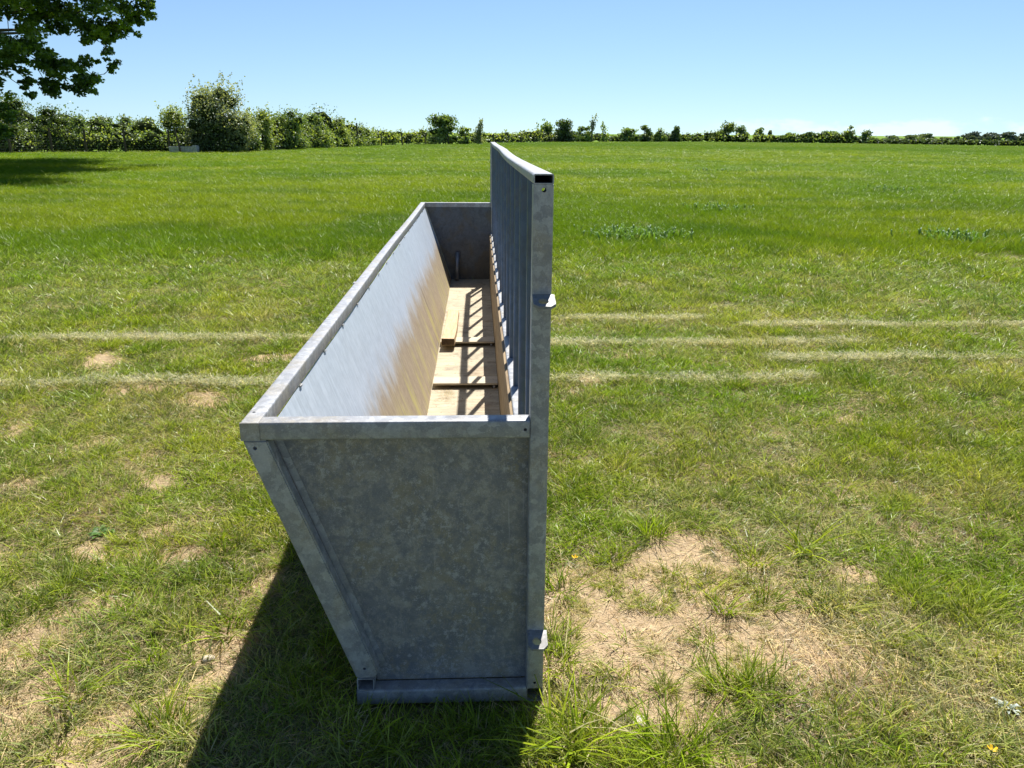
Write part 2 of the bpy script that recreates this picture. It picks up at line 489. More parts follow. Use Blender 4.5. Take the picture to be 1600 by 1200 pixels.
that = M.mix(M.rng(n2, 0.35, 0.65), (0.10, 0.105, 0.032), (0.24, 0.205, 0.095))
that = M.mix(M.math('MULTIPLY', M.rng(n1, 0.45, 0.65), 0.6), that, (0.075, 0.11, 0.022))
farg = M.mix(M.rng(n4, 0.35, 0.65), (0.11, 0.20, 0.018), (0.16, 0.25, 0.025))
that = M.mix(M.rng(geo.outputs[1], 7.0, 30.0), that, farg)
c = M.mix(M.rng(b, 0.24, 0.46), that, soil)
M.done(M.pbsdf(c, 0.95, 0, M.bump(M.math('SUBTRACT', M.math('ADD', M.math('MULTIPLY', n3, 0.4), n2), M.math('MULTIPLY', ck, 0.5)), 0.9, 0.025), 0.1))
MAT['ground'] = M.m

xs = np.concatenate([[-2500, -900, -350, -160, -80, -45, -28, -18, -12, -8], np.arange(-5, 6.001, 0.045), [8, 12, 18, 28, 45, 80, 160, 350, 900, 2500]])
ys = np.concatenate([[-600, -150, -50, -20, -9, -5], np.arange(-2.6, 7.5, 0.045), [8, 9, 10, 12, 15, 19, 25, 33, 45, 60, 80, 110, 160, 240, 400, 800, 1800, 4000]])
X, Y, Fc = grid(xs, ys)
mesh_obj('field_ground', np.stack([X, Y, ground_h(X, Y)], 1), Fc, MAT['ground'], smooth=True, attrs={'bare': bare(X, Y)})['kind'] = 'structure'


# ------------------------------------------------------------------ feed trough (one thing, along +Y)
ROOT = (-0.22, 3.42, 0.0)
TR = empty('feed_trough', ROOT, 'long galvanised steel cattle feed trough with barred barrier standing on the grass', 'feed trough')
HP, HR, L, T = 1.529, 0.897, 6.85, 0.05


def tube(p0, p1, wdt, hgt, up=(0, 0, 1), wall=0.0032, rad=0.006, nseg=1, bend=None):
    """hollow rectangular tube with rounded corners and open ends"""
    p0 = Vector(p0); p1 = Vector(p1)
    d = (p1-p0).normalized()
    upv = Vector(up); side = d.cross(upv).normalized(); upv = side.cross(d).normalized()

    def ring(a, b, r):
        pts = []
        for sx, sy, a0 in ((1, 1, 0), (-1, 1, 90), (-1, -1, 180), (1, -1, 270)):
            for k in (0, 30, 60, 90):
                t = math.radians(a0+k)
                pts.append((sx*(a-r)+r*math.cos(t), sy*(b-r)+r*math.sin(t)))
        return pts
    ro = ring(wdt/2, hgt/2, rad)
    ri = ring(wdt/2-wall, hgt/2-wall, max(rad-wall, 0.001))
    n = len(ro)
    V, F_ = [], []
    for k in range(nseg+1):
        c = p0.lerp(p1, k/nseg)
        if bend: c = c + Vector(bend(k/nseg))
        for R_ in (ro, ri):
            for a, b_ in R_: V.append(tuple(c + side*a + upv*b_))
    for k in range(nseg):
        o = k*2*n; q = o+2*n
        for i in range(n):
            j = (i+1) % n
            F_.append((o+i, o+j, q+j, q+i))
            F_.append((o+n+j, o+n+i, q+n+i, q+n+j))
    e = nseg*2*n
    for i in range(n):
        j = (i+1) % n
        F_.append((i, n+i, n+j, j))
        F_.append((e+i, e+j, e+n+j, e+n+i))
    return V, F_


def box(x0, x1, y0, y1, z0, z1):
    V = [(x, y, z) for z in (z0, z1) for y in (y0, y1) for x in (x0, x1)]
    F_ = [(0, 2, 3, 1), (4, 5, 7, 6), (0, 1, 5, 4), (2, 6, 7, 3), (0, 4, 6, 2), (1, 3, 7, 5)]
    return V, F_


def join(*parts):
    V, F_ = [], []
    for v_, f_ in parts:
        o = len(V); V += list(v_); F_ += [tuple(i+o for i in q) for q in f_]
    return V, F_


def rot_cyl(c, axis, r, ln, n=14):
    c = Vector(c); a = Vector(axis).normalized(); s = a.orthogonal().normalized(); t = a.cross(s)
    V = []
    for e in (-0.5, 0.5):
        for i in range(n):
            g = 2*math.pi*i/n
            V.append(tuple(c + a*(ln*e) + s*(r*math.cos(g)) + t*(r*math.sin(g))))
    F_ = [(i, (i+1) % n, n+(i+1) % n, n+i) for i in range(n)] + [tuple(range(n-1, -1, -1)), tuple(range(n, 2*n))]
    return V, F_


def shade_auto(o, ang=35):
    me = o.data
    me.polygons.foreach_set('use_smooth', [True]*len(me.polygons))
    try: me.set_sharp_from_angle(angle=math.radians(ang))
    except Exception: pass
    return o


def drill(o, holes):
    """cut real round holes through the wall of a part"""
    vf = join(*[rot_cyl(c, ax, r, ln) for c, ax, r, ln in holes])
    V = np.array(vf[0]) - np.array(ROOT)
    me = bpy.data.meshes.new('cutter'); me.from_pydata(V.tolist(), [], vf[1]); me.update()
    co = bpy.data.objects.new('cutter', me); COL.objects.link(co)
    par = o.parent; o.parent = None
    md = o.modifiers.new('b', 'BOOLEAN'); md.operation = 'DIFFERENCE'; md.object = co; md.solver = 'EXACT'
    bpy.context.view_layer.update()
    dg = bpy.context.evaluated_depsgraph_get()
    nm = bpy.data.meshes.new_from_object(o.evaluated_get(dg))
    o.modifiers.clear(); o.data = nm; o.parent = par
    bpy.data.objects.remove(co)
    return o


def part(name, vf, mat='galv', parent=None, auto=True, label=None):
    o = mesh_obj(name, vf[0], vf[1], MAT[mat], parent or TR, origin=ROOT)
    if auto: shade_auto(o)
    if label: o['label'] = label
    return o


def fixn(o):
    bm = bmesh.new(); bm.from_mesh(o.data); bmesh.ops.recalc_face_normals(bm, faces=bm.faces); bm.to_mesh(o.data); bm.free()
    return o


def sag(t):
    y = t*L
    return (0.002*math.sin(y*2.1), 0, -0.0085*math.sin(math.pi*min(y/3.2, 1)) - 0.003*math.sin(math.pi*t))


fixn(part('top_rail', tube((0.025, 0, HP-0.0125), (0.025, L, HP-0.0125), 0.05, 0.025, nseg=40, bend=sag, rad=0.005)))
zt = HP-0.0255
PLUG = {}
for y0 in (0.025, L-0.025):
    o = fixn(part('end_post', tube((0.025, y0, 0.0505), (0.025, y0, zt), T, T, up=(0, 1, 0))))
    if y0 < 1:
        drill(o, [((0.026, 0.03, 1.491), (0, 1, 0), 0.0058, 0.2), ((0.025, 0.0, 0.066), (0, 1, 0), 0.0045, 0.03)])
        shade_auto(o)
for y0 in (2.30, 4.58):       # intermediate posts sit behind the bars on the outside of the barrier
    fixn(part('end_post', tube((0.0775, y0, 0.0), (0.0775, y0, 1.2), T, T, up=(0, 1, 0)))).name = 'middle_post'
# bars of the barrier
BARS = [0.441*k for k in range(1, 16)]
random.seed(4)
for y in BARS:
    yy = y+random.uniform(-0.006, 0.006)
    sg = sag(yy/L)[2]
    fixn(part('bar', tube((0.030, yy, 0.5706), (0.030+random.uniform(-.002, .002), yy, HP-0.0255+sg), 0.032, 0.024, up=(0, 1, 0), rad=0.007), 'galv_bar'))
fixn(part('bottom_rail', tube((0.025, 0.0535, 0.545), (0.025, L-0.0535, 0.545), 0.05, 0.05, nseg=1)))
# barrier board below the rail
part('barrier_board', box(-0.012, -0.0005, 0.054, L-0.055, 0.062, 0.558), 'board', auto=False)
part('outer_sheet', box(0.004, 0.008, 0.054, L-0.055, 0.055, 0.5195), 'galv_sheet', auto=False)
# rim
o = fixn(part('rim_tube', tube((-0.735, 0, HR-0.025), (-0.735, L, HR-0.025), T, T, nseg=40, bend=lambda t: (0.006*math.sin(t*9)*t*(1-t)*3, 0, 0.003*math.sin(t*7)*t*(1-t)*4), rad=0.005)))
drill(o, [((-0.744, 0.083, HR), (0, 0, 1), 0.0045, 0.02)])
shade_auto(o)
CW = -0.7095
for y0 in (0.025, L-0.025):
    o = fixn(part('end_rim', tube((CW, y0, HR-0.025), (-0.0006, y0, HR-0.025), T, T, rad=0.005)))
    if y0 < 1:
        drill(o, [((-0.012, 0.0, HR-0.026), (0, 1, 0), 0.0045, 0.02)]); shade_auto(o)
# closed mitre at the front corner of the long rim tube
for y0 in (0.0008, L-0.0008-0.003):
    part('rim_cap', box(-0.7598, -0.7097, y0-0.0028, y0+0.003, HR-0.0498, HR-0.0004), 'galv')
# sloping end legs (face width 60 mm)
ZB = 0.094


def leg(y0, y1):
    zt_ = HR-0.0505
    xt, xb, wd = -0.757, -0.4985, 0.064
    P = [(xt, zt_), (xt+wd, zt_), (xb+wd, ZB+0.02), (xb+wd-0.012, ZB), (xb, ZB)]
    V = [(x, y, z) for y in (y0, y1) for x, z in P]
    n = len(P)
    F_ = [tuple(range(n)), tuple(range(2*n-1, n-1, -1))] + [(i, n+i, n+(i+1) % n, (i+1) % n) for i in range(n)]
    return V, F_


def bevel(o, w_=0.004, seg=2):
    bm = bmesh.new(); bm.from_mesh(o.data)
    bmesh.ops.recalc_face_normals(bm, faces=bm.faces)
    bmesh.ops.bevel(bm, geom=bm.edges[:], offset=w_, segments=seg, affect='EDGES')
    bm.to_mesh(o.data); bm.free()
    return shade_auto(o, 40)


for y0 in (0.0, L-0.045):
    o = bevel(part('sloping_leg', leg(y0, y0+0.045), auto=False))
    if y0 < 1:
        drill(o, [((-0.726, 0.0, 0.825), (0, 1, 0), 0.0055, 0.03), ((-0.474, 0.0, 0.128), (0, 1, 0), 0.0045, 0.03)]); shade_auto(o)
for y0 in (2.28, 4.56):
    o = bevel(part('sloping_leg', [(np.array(leg(y0, y0+0.045)[0]) + np.array([-0.058, 0, 0.0])).tolist(), leg(0, 1)[1]], auto=False))
# bottom frame
for y0 in (0.025, L-0.025):
    o = fixn(part('bottom_beam', tube((-0.4985, y0, 0.025), (-0.0005, y0, 0.025), T, T, rad=0.006)))
    if y0 < 1:
        drill(o, [((-0.029, 0.0, 0.029), (0, 1, 0), 0.0045, 0.02)]); shade_auto(o)
    part('beam_cap', box(-0.5012, -0.4987, y0-0.0247, y0+0.0247, 0.0005, 0.0495), 'galv')
fixn(part('bottom_tube', tube((0.025, 0, 0.025), (0.025, L, 0.025), T, T)))
fixn(part('bottom_tube', tube((-0.4735, 0.0, 0.0725), (-0.4735, L, 0.0725), T, 0.042)))
# end panels, folded at the bottom
for y0, s in ((0.0505, 1), (L-0.0525, -1)):
    P = [(-0.700, 0.850), (0.0080, 0.850), (0.0080, 0.0505), (-0.4465, 0.0505), (-0.4475, 0.098)]
    n = len(P)
    V = [(x, y, z) for y in (y0, y0+0.002) for x, z in P]
    F_ = [tuple(range(n)), tuple(range(2*n-1, n-1, -1))] + [(i, n+i, n+(i+1) % n, (i+1) % n) for i in range(n)]
    fixn(part('end_panel', (V, F_), 'galv_sheet' if s > 0 else 'galv_shaded', auto=False))
# folded flange beside each sloping leg of the near end panel
nx, nz_ = 0.2585, 0.753
V = []
for (x, z) in ((-0.690, 0.846), (-0.434, 0.10)):
    V += [(x, 0.0485, z), (x+0.020, 0.0498, z)]
part('flange', ([*V, *[(x, y-0.002, z) for x, y, z in V]], [(0, 1, 3, 2), (4, 6, 7, 5), (0, 2, 6, 4), (1, 5, 7, 3), (0, 4, 5, 1), (2, 3, 7, 6)]), 'galv', auto=False)
# sloping back sheet in two lapped lengths with slightly wavy surface
seams = [0.054, 4.11, L-0.055]
for k in range(2):
    ya, yb = seams[k]-(0.02 if k else 0), seams[k+1]
    ny, ns = 90, 14
    V, F_ = [], []
    for side in (0, 1):
        for i in range(ny+1):
            y = ya+(yb-ya)*i/ny
            for j in range(ns+1):
                t = j/ns
                bul = 0.0022*math.sin(y*2.9+k)*math.sin(math.pi*t) + 0.0012*math.sin(y*7.3+2*t+k)
                lap = 0.0030*max(0, 1-abs(y-yb)/0.08) if k == 0 else 0
                edge = 0.004*abs(math.sin(math.pi*y/0.43)) * (1 if j == 0 else 0)
                dx, dz = 0.951, 0.309
                o_ = bul + lap - side*0.0022
                V.append((-0.7115+0.2745*t + dx*o_, y, 0.846-edge-0.788*t + dz*o_))
    n1_ = (ny+1)*(ns+1)
    for i in range(ny):
        for j in range(ns):
            a = i*(ns+1)+j
            F_.append((a, a+ns+1, a+ns+2, a+1)); F_.append((n1_+a, n1_+a+1, n1_+a+ns+2, n1_+a+ns+1))
    for i in range(ny):
        for j in (0, ns):
            a = i*(ns+1)+j; F_.append((a, n1_+a, n1_+a+ns+1, a+ns+1))
    for j in range(ns):
        for i in (0, ny):
            a = i*(ns+1)+j; F_.append((a, a+1, n1_+a+1, n1_+a))
    fixn(part('back_sheet', (V, F_), 'lining'))


def blob(c, r, seed=0, n=1, stretch=(1, 1, 1), amp=0.25):
    bm = bmesh.new(); bmesh.ops.create_icosphere(bm, subdivisions=n, radius=1)
    rr = random.Random(seed)
    V = []
    for q in bm.verts:
        k = 1+rr.uniform(-amp, amp)
        V.append((c[0]+q.co.x*r*stretch[0]*k, c[1]+q.co.y*r*stretch[1]*k, c[2]+q.co.z*r*stretch[2]*k))
    F_ = [tuple(q.index for q in f.verts) for f in bm.faces]
    bm.free()
    return V, F_


for k in range(15):
    y = 0.486+0.418*k
    if y < L-0.1:
        part('weld_bead', blob((-0.7075, y, 0.844), 0.0045, 10*k, 1, (1.1, 4.0, 1.1), 0.3), 'galv')
# floor boards and cross battens
for i, (ya, yb) in enumerate(((0.054, 2.29), (2.294, 4.575), (4.579, L-0.055))):
    part('floor_board', box(-0.4475, -0.0135, ya, yb, 0.046, 0.060), 'ply', auto=False)
for (ya, yb) in ((2.838, 2.985), (3.885, 4.03)):
    bevel(part('cross_batten', join(box(-0.43, -0.0145, ya, yb, 0.0842, 0.098), box(-0.43, -0.0145, yb-0.03, yb-0.002, 0.0603, 0.084)), 'batten', auto=False), 0.002, 1)
    o = part('batten_bolt', rot_cyl((-0.040, ya+0.03, 0.072), (0, 1, 0), 0.008, 0.05, 10), 'galv')


# drop-pin lugs: flat plates with a round hole, chamfered corners
def lug(z, x0, x1, y0, y1, th=0.007, hole=0.013):
    cx, cy = (x0+x1)/2-0.002, (y0+y1)/2-0.006
    c = 0.013
    P = [(x0, y1), (x0, y0+c), (x0+c, y0), (x1-c, y0), (x1, y0+c), (x1, y1)]
    n = len(P)
    V = [(x, y, zz+0.28*y*(1 if y < 1 else 0)) for zz in (z, z+th) for x, y in P]
    F_ = [tuple(range(n)), tuple(range(2*n-1, n-1, -1))] + [(i, n+i, n+(i+1) % n, (i+1) % n) for i in range(n)]
    o = fixn(part('lug', (V, F_), 'galv_lug', auto=False))
    drill(o, [((cx, cy, z), (0, 0, 1), hole, 0.1)])
    return shade_auto(o, 30)


lug(1.229, 0.0005, 0.0565, -0.064, -0.0004)
lug(0.242, 0.0005, 0.0565, -0.064, -0.0004)
for z in (1.215, 0.236): lug(z, 0.0005, 0.0565, L+0.0004, L+0.08)

# loose things in the trough
BL = empty('wood_block', (-0.368, 3.79, 0.0985), 'length of pale sawn timber lying on the trough floor across a batten', 'timber')
V, F_ = [], []
for i in range(9):
    t = i/8
    for (x, z) in ((-0.05, 0), (0.052, 0), (0.05, 0.052), (-0.048, 0.054)):
        V.append((x + 0.004*math.sin(5*t) + 0.012*t, 1.16*t-0.02, z-0.036*t+0.0015))
for i in range(8):
    for j in range(4): F_.append((i*4+j, i*4+(j+1) % 4, i*4+4+(j+1) % 4, i*4+4+j))
F_ += [(3, 2, 1, 0), (32, 33, 34, 35)]
o = mesh_obj('timber', V, F_, MAT['block'], BL); o.data.materials.append(MAT['end_grain'])
o.data.polygons[-1].material_index = o.data.polygons[-2].material_index = 1
bevel(o, 0.003, 1)
# short open pipe leaning in the far corner
PP = empty('steel_pipe', (-0.375, 6.70, 0.062), 'short open ended grey pipe leaning in the far corner of the trough', 'pipe')
fixn(mesh_obj('pipe', *tube((0, -0.02, 0.012), (0.01, 0.075, 0.30), 0.05, 0.05, up=(0, 1, 0), rad=0.0245, wall=0.004), MAT['brown_pipe'], PP, smooth=True))


# ------------------------------------------------------------------ vegetation builders
def tris_strip_blades(n, spread, h0, h1, wd, lean, rng, segs=3, curve=0.6, flat=0.0):
    """n bent tapering blades; returns V, faces, per-vertex (random value, height fraction)"""
    V, Fc, A, H = [], [], [], []
    for _ in range(n):
        a = rng.uniform(0, 2*math.pi); r = spread*math.sqrt(rng.uniform(0, 1))
        bx, by = r*math.cos(a), r*math.sin(a)
        h = rng.uniform(h0, h1)
        da = a + rng.normal(0, 0.9)
        ln = rng.uniform(lean*0.3, lean)*h
        fx, fy = math.cos(da), math.sin(da)
        sa = rng.uniform(0, 2*math.pi)
        px_, py_ = math.cos(sa), math.sin(sa)
        val = rng.uniform(0, 1)
        wv = wd*rng.uniform(0.7, 1.3)
        o = len(V)
        for k in range(segs+1):
            t = k/segs
            off = ln*(t*(1-curve)+curve*t*t)
            z = h*(t-0.35*min(lean, 1.2)*t*t*curve)*(1-flat) + flat*h*0.12*math.sin(math.pi*t)
            cx, cy = bx+fx*off, by+fy*off
            ww = wv*(1-0.85*t**1.5)
            if k < segs:
                V.append((cx-px_*ww/2, cy-py_*ww/2, z)); V.append((cx+px_*ww/2, cy+py_*ww/2, z))
                A += [val, val]; H += [t, t]
            else:
                V.append((cx, cy, z)); A.append(val); H.append(t)
        for k in range(segs-1):
            Fc.append((o+2*k, o+2*k+1, o+2*k+3, o+2*k+2))
        k = segs-1
        Fc.append((o+2*k, o+2*k+1, o+2*k+2))
    return V, Fc, A, H


M = NM('grass_blade')
ca = M.attr('col', 'INSTANCER').outputs['Color']
bv = M.attr('bv').outputs['Fac']
bh = M.attr('bh').outputs['Fac']
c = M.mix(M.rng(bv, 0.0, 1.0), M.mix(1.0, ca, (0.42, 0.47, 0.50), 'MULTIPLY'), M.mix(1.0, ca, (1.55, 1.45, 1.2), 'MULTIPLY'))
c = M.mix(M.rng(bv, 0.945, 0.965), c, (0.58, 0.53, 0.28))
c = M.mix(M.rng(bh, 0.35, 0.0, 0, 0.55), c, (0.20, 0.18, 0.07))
d = M.n('ShaderNodeBsdfDiffuse'); M.set(d.inputs[0], c)
t = M.n('ShaderNodeBsdfTranslucent'); M.set(t.inputs[0], M.mix(1.0, c, (1.15, 1.1, 0.6), 'MULTIPLY'))
g = M.n('ShaderNodeBsdfGlossy'); g.inputs['Roughness'].default_value = 0.38; g.inputs[0].default_value = (1, 1, 1, 1)
x = M.n('ShaderNodeMixShader'); x.inputs[0].default_value = 0.40
M.t.links.new(d.outputs[0], x.inputs[1]); M.t.links.new(t.outputs[0], x.inputs[2])
fr = M.n('ShaderNodeFresnel'); fr.inputs[0].default_value = 1.4
y = M.n('ShaderNodeMixShader'); M.set(y.inputs[0], M.math('MULTIPLY_ADD', fr.outputs[0], 0.02, 0.004))
M.t.links.new(x.outputs[0], y.inputs[1]); M.t.links.new(g.outputs[0], y.inputs[2])
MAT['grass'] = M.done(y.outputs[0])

rg = np.random.default_rng(11)
KITS = {}


def kit(name, specs, con=1.0):
    cc = bpy.data.collections.new(name)
    for i, sp in enumerate(specs):
        V, Fc, A, H = tris_strip_blades(rng=rg, **sp)
        A = 0.48+(np.array(A)-0.48)*con
        me = bpy.data.meshes.new('grass_clump')
        me.from_pydata(V, [], Fc)
        for k, a in (('bv', A), ('bh', H)):
            q = me.attributes.new(k, 'FLOAT', 'POINT'); q.data.foreach_set('value', np.asarray(a, np.float32))
        me.materials.append(MAT['grass'])
        o = bpy.data.objects.new('%s_%02d' % (name, i), me)
        cc.objects.link(o)
    KITS[name] = cc


kit('lawn', [dict(n=38, spread=0.065, h0=0.015, h1=0.066, wd=0.0036, lean=1.3) for _ in range(4)]
    + [dict(n=26, spread=0.075, h0=0.025, h1=0.084, wd=0.0042, lean=1.5) for _ in range(3)])
kit('thatch', [dict(n=26, spread=0.085, h0=0.03, h1=0.09, wd=0.0026, lean=1.6, flat=0.86) for _ in range(4)])
kit('tuft', [dict(n=80, spread=0.05, h0=0.06, h1=0.145, wd=0.0036, lean=1.3) for _ in range(3)]
    + [dict(n=46, spread=0.045, h0=0.05, h1=0.12, wd=0.0055, lean=1.7) for _ in range(2)])
kit('meadow', [dict(n=62, spread=0.13, h0=0.07, h1=0.17, wd=0.0046, lean=0.9, segs=2) for _ in range(4)], 0.62)
kit('sward', [dict(n=90, spread=0.42, h0=0.08, h1=0.19, wd=0.013, lean=0.9, segs=2) for _ in range(4)], 0.4)


def scatter(name, kitname, P, rotz, scl, col, tilt=None):
    """one ground-cover object: points carrying rotation, scale, colour and variant; clumps instanced on them"""
    n = len(P)
    me = bpy.data.meshes.new(name)
    me.vertices.add(n)
    me.vertices.foreach_set('co', np.asarray(P, np.float32).ravel())
    rot = np.zeros((n, 3), np.float32); rot[:, 2] = rotz
    if tilt is not None: rot[:, :2] = tilt
    a = me.attributes.new('rot', 'FLOAT_VECTOR', 'POINT'); a.data.foreach_set('vector', rot.ravel())
    a = me.attributes.new('scl', 'FLOAT_VECTOR', 'POINT'); a.data.foreach_set('vector', np.asarray(scl, np.float32).ravel())
    a = me.attributes.new('col', 'FLOAT_COLOR', 'POINT'); a.data.foreach_set('color', np.concatenate([col, np.ones((n, 1))], 1).astype(np.float32).ravel())
    a = me.attributes.new('vi', 'INT', 'POINT'); a.data.foreach_set('value', RNG.integers(0, len(KITS[kitname].objects), n).astype(np.int32))
    o = bpy.data.objects.new(name, me); COL.objects.link(o)
    o['kind'] = 'stuff'
    ng = bpy.data.node_groups.new(name, 'GeometryNodeTree')
    ng.interface.new_socket('Geometry', in_out='INPUT', socket_type='NodeSocketGeometry')
    ng.interface.new_socket('Geometry', in_out='OUTPUT', socket_type='NodeSocketGeometry')
    gi = ng.nodes.new('NodeGroupInput'); go = ng.nodes.new('NodeGroupOutput')
    ip = ng.nodes.new('GeometryNodeInstanceOnPoints')
    ci = ng.nodes.new('GeometryNodeCollectionInfo'); ci.inputs[0].default_value = KITS[kitname]
    ci.inputs['Separate Children'].default_value = True; ci.inputs['Reset Children'].default_value = True

    def na(nm, tp):
        q = ng.nodes.new('GeometryNodeInputNamedAttribute'); q.data_type = tp; q.inputs[0].default_value = nm
        return [s for s in q.outputs if s.enabled and s.name == 'Attribute'][0]
    ng.links.new(gi.outputs[0], ip.inputs['Points'])
    ng.links.new(ci.outputs[0], ip.inputs['Instance'])
    ip.inputs['Pick Instance'].default_value = True
    ng.links.new(na('vi', 'INT'), ip.inputs['Instance Index'])
    ng.links.new(na('rot', 'FLOAT_VECTOR'), ip.inputs['Rotation'])
    ng.links.new(na('scl', 'FLOAT_VECTOR'), ip.inputs['Scale'])
    ng.links.new(ip.outputs[0], go.inputs[0])
    md = o.modifiers.new('clumps', 'NODES'); md.node_group = ng
    return o


def sector(r0, r1, dens, half=0.78):
    """random points in the camera's sector, density dens(r) per square metre"""
    rr = np.linspace(r0, r1, 400)
    pdf = dens(rr)*rr*2*half
    cdf = np.concatenate([[0], np.cumsum((pdf[1:]+pdf[:-1])/2*np.diff(rr))])
    n = int(cdf[-1])
    r = np.interp(RNG.uniform(0, cdf[-1], n), cdf, rr)
    a = YAW + RNG.uniform(-half, half, n)
    return CAM[0]+r*np.sin(a), CAM[1]+r*np.cos(a), r


# field boundary (hedge foot) as depth against lateral angle
HB = np.array([[0, 55.5], [200, 60], [290, 60.5], [400, 68], [480, 78], [557, 91], [690, 113], [880, 157], [1100, 177], [1360, 162], [1600, 133], [1800, 118]])
_b = np.array([at(u, 230, Yv)[:2] for u, Yv in HB])


def in_field(x, y):
    ang = np.arctan2(x-CAM[0], y-CAM[1])
    ba = np.arctan2(_b[:, 0]-CAM[0], _b[:, 1]-CAM[1]); br = np.hypot(_b[:, 0]-CAM[0], _b[:, 1]-CAM[1])
    return np.hypot(x-CAM[0], y-CAM[1]) < np.interp(ang, ba, br)+0.3


def clear_of_trough(x, y, m_=0.03):
    return ~((x > -0.5-m_) & (x < 0.05+m_) & (y > -m_) & (y < L+m_))


def mixc(a, b_, t):
    return np.asarray(a)*(1-t[:, None]) + np.asarray(b_)*t[:, None]


# pale lines of dry cut grass left by the mower, along x
LINES = [(4.34, -9, -1.2, .9), (4.98, .2, 1.9, .8), (4.72, 2.2, 9, .9), (4.10, .2, 3.0, .8), (3.62, 2.0, 9, .9), (3.13, -9, -1.0, .7), (3.15, .2, 2.2, .6),
         (5.6, -9, -1.0, .35), (6.6, -9, 9, .3), (2.7, -9, -1.6, .4)]


def dryness(x, y):
    d = 0.16*sstep(fbm(x*0.9, y*1.6, 51), 0.42, 0.68)
    d = d + 0.26*sstep(fbm(x*3.7, y*3.7, 57), 0.5, 0.7)
    band = 1-sstep(y, 7.6, 9.4)
    d = d*band + 0.05
    for ly, x0, x1, s in LINES:
        k = np.exp(-((y-ly-0.10*(fbm(x*1.3, x*0+ly*7, 61)-0.5)*2)/0.085)**2)*sstep(x, x0-.3, x0+.3)*(1-sstep(x, x1-.3, x1+.3))
        d = d + 0.7*s*k*sstep(fbm(x*4, y*4, 63), 0.2, 0.5)
    d = d + 0.85*np.exp(-(((x-1.0)/0.38)**2 + ((y-0.25)/0.42)**2)) + 0.5*np.exp(-(((x-1.45)/0.3)**2 + ((y-0.0)/0.3)**2)) + 0.4*np.exp(-(((x+1.3)/0.7)**2 + ((y-0.0)/0.5)**2))
    return np.clip(d, 0, 1)


GREEN, LUSH, YELL, DARK, DRY, BROWN = (0.235, 0.375, 0.018), (0.170, 0.345, 0.012), (0.41, 0.475, 0.036), (0.062, 0.150, 0.012), (0.66, 0.58, 0.36), (0.38, 0.26, 0.20)


def grass_col(x, y):
    n = len(x)
    a = sstep(fbm(x*1.9, y*1.9, 71), 0.35, 0.68)
    b_ = sstep(fbm(x*0.35, y*0.5, 75), 0.35, 0.65)
    c = mixc(GREEN, YELL, np.clip(a*0.7+RNG.normal(0, .15, n), 0, 1))
    c = mixc(c, LUSH, np.clip(0.55*b_+RNG.normal(0, .12, n), 0, 1))
    c = mixc(c, DARK, 0.85*sstep(fbm(x*5.5, y*5.5, 79), 0.46, 0.66)*RNG.uniform(0.3, 1, n))
    return c


# --- lawn (mown, near)
x, y, r = sector(0.35, 13, lambda r: np.minimum(680, 680*(4.0/np.maximum(r, .1))**1.7), 1.1)
bb = bare(x, y)
keep = clear_of_trough(x, y) & (RNG.uniform(0, 1, len(x)) > np.clip((bb-0.16)*3.4, 0, 0.985)) & (RNG.uniform(0, 1, len(x)) > sstep(y, 9.2, 10.8)) & (RNG.uniform(0, 1, len(x)) > 0.45*dryness(x, y))
x, y, r, bb = x[keep], y[keep], r[keep], bb[keep]
dr = dryness(x, y)
c = mixc(grass_col(x, y), DRY, np.clip(dr*RNG.uniform(0.2, 1.15, len(x)), 0, 0.95))
ht = 0.30+0.75*fbm(x*2.1, y*2.1, 81)+0.9*sstep(fbm(x*7, y*7, 83), 0.42, 0.7)*fbm(x*3, y*3, 85)
ht = ht*(1-0.35*bb)*RNG.uniform(0.7, 1.3, len(x))*(1+0.35*sstep(y, 7.5, 9.5))
wd = np.maximum(1, (r/4.5)**0.75)
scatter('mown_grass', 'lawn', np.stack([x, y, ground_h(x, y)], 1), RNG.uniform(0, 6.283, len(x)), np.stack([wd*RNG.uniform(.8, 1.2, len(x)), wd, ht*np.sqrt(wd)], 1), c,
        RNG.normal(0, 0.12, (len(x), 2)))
# --- dead thatch lying on the ground
x, y, r = sector(0.35, 10, lambda r: np.minimum(420, 420*(3.6/np.maximum(r, .1))**1.7), 1.1)
bb = bare(x, y); dr = dryness(x, y)
keep = clear_of_trough(x, y) & (RNG.uniform(0, 1, len(x)) < np.clip(0.30-0.2*sstep(y, 1.5, 4.5)+dr*1.25+0.6*np.exp(-((bb-0.3)/0.18)**2)-0.72*sstep(bb, .5, .75), 0.10, 1))
x, y, r = x[keep], y[keep], r[keep]
tt = np.clip(RNG.normal(0.25, 0.3, len(x)) + 0.6*sstep(fbm(x*3, y*3, 91), .5, .7), 0, 1)
wd = np.maximum(1, (r/4.0)**0.7)
scatter('dead_grass', 'thatch', np.stack([x, y, ground_h(x, y)+0.003], 1), RNG.uniform(0, 6.283, len(x)), np.stack([wd, wd, RNG.uniform(.6, 1.6, len(x))], 1), mixc(mixc(DRY, BROWN, tt*0.85), (0.74, 0.72, 0.54), 0.8*sstep(dryness(x, y), 0.55, 0.9)*sstep(y, 2.3, 3.0)))
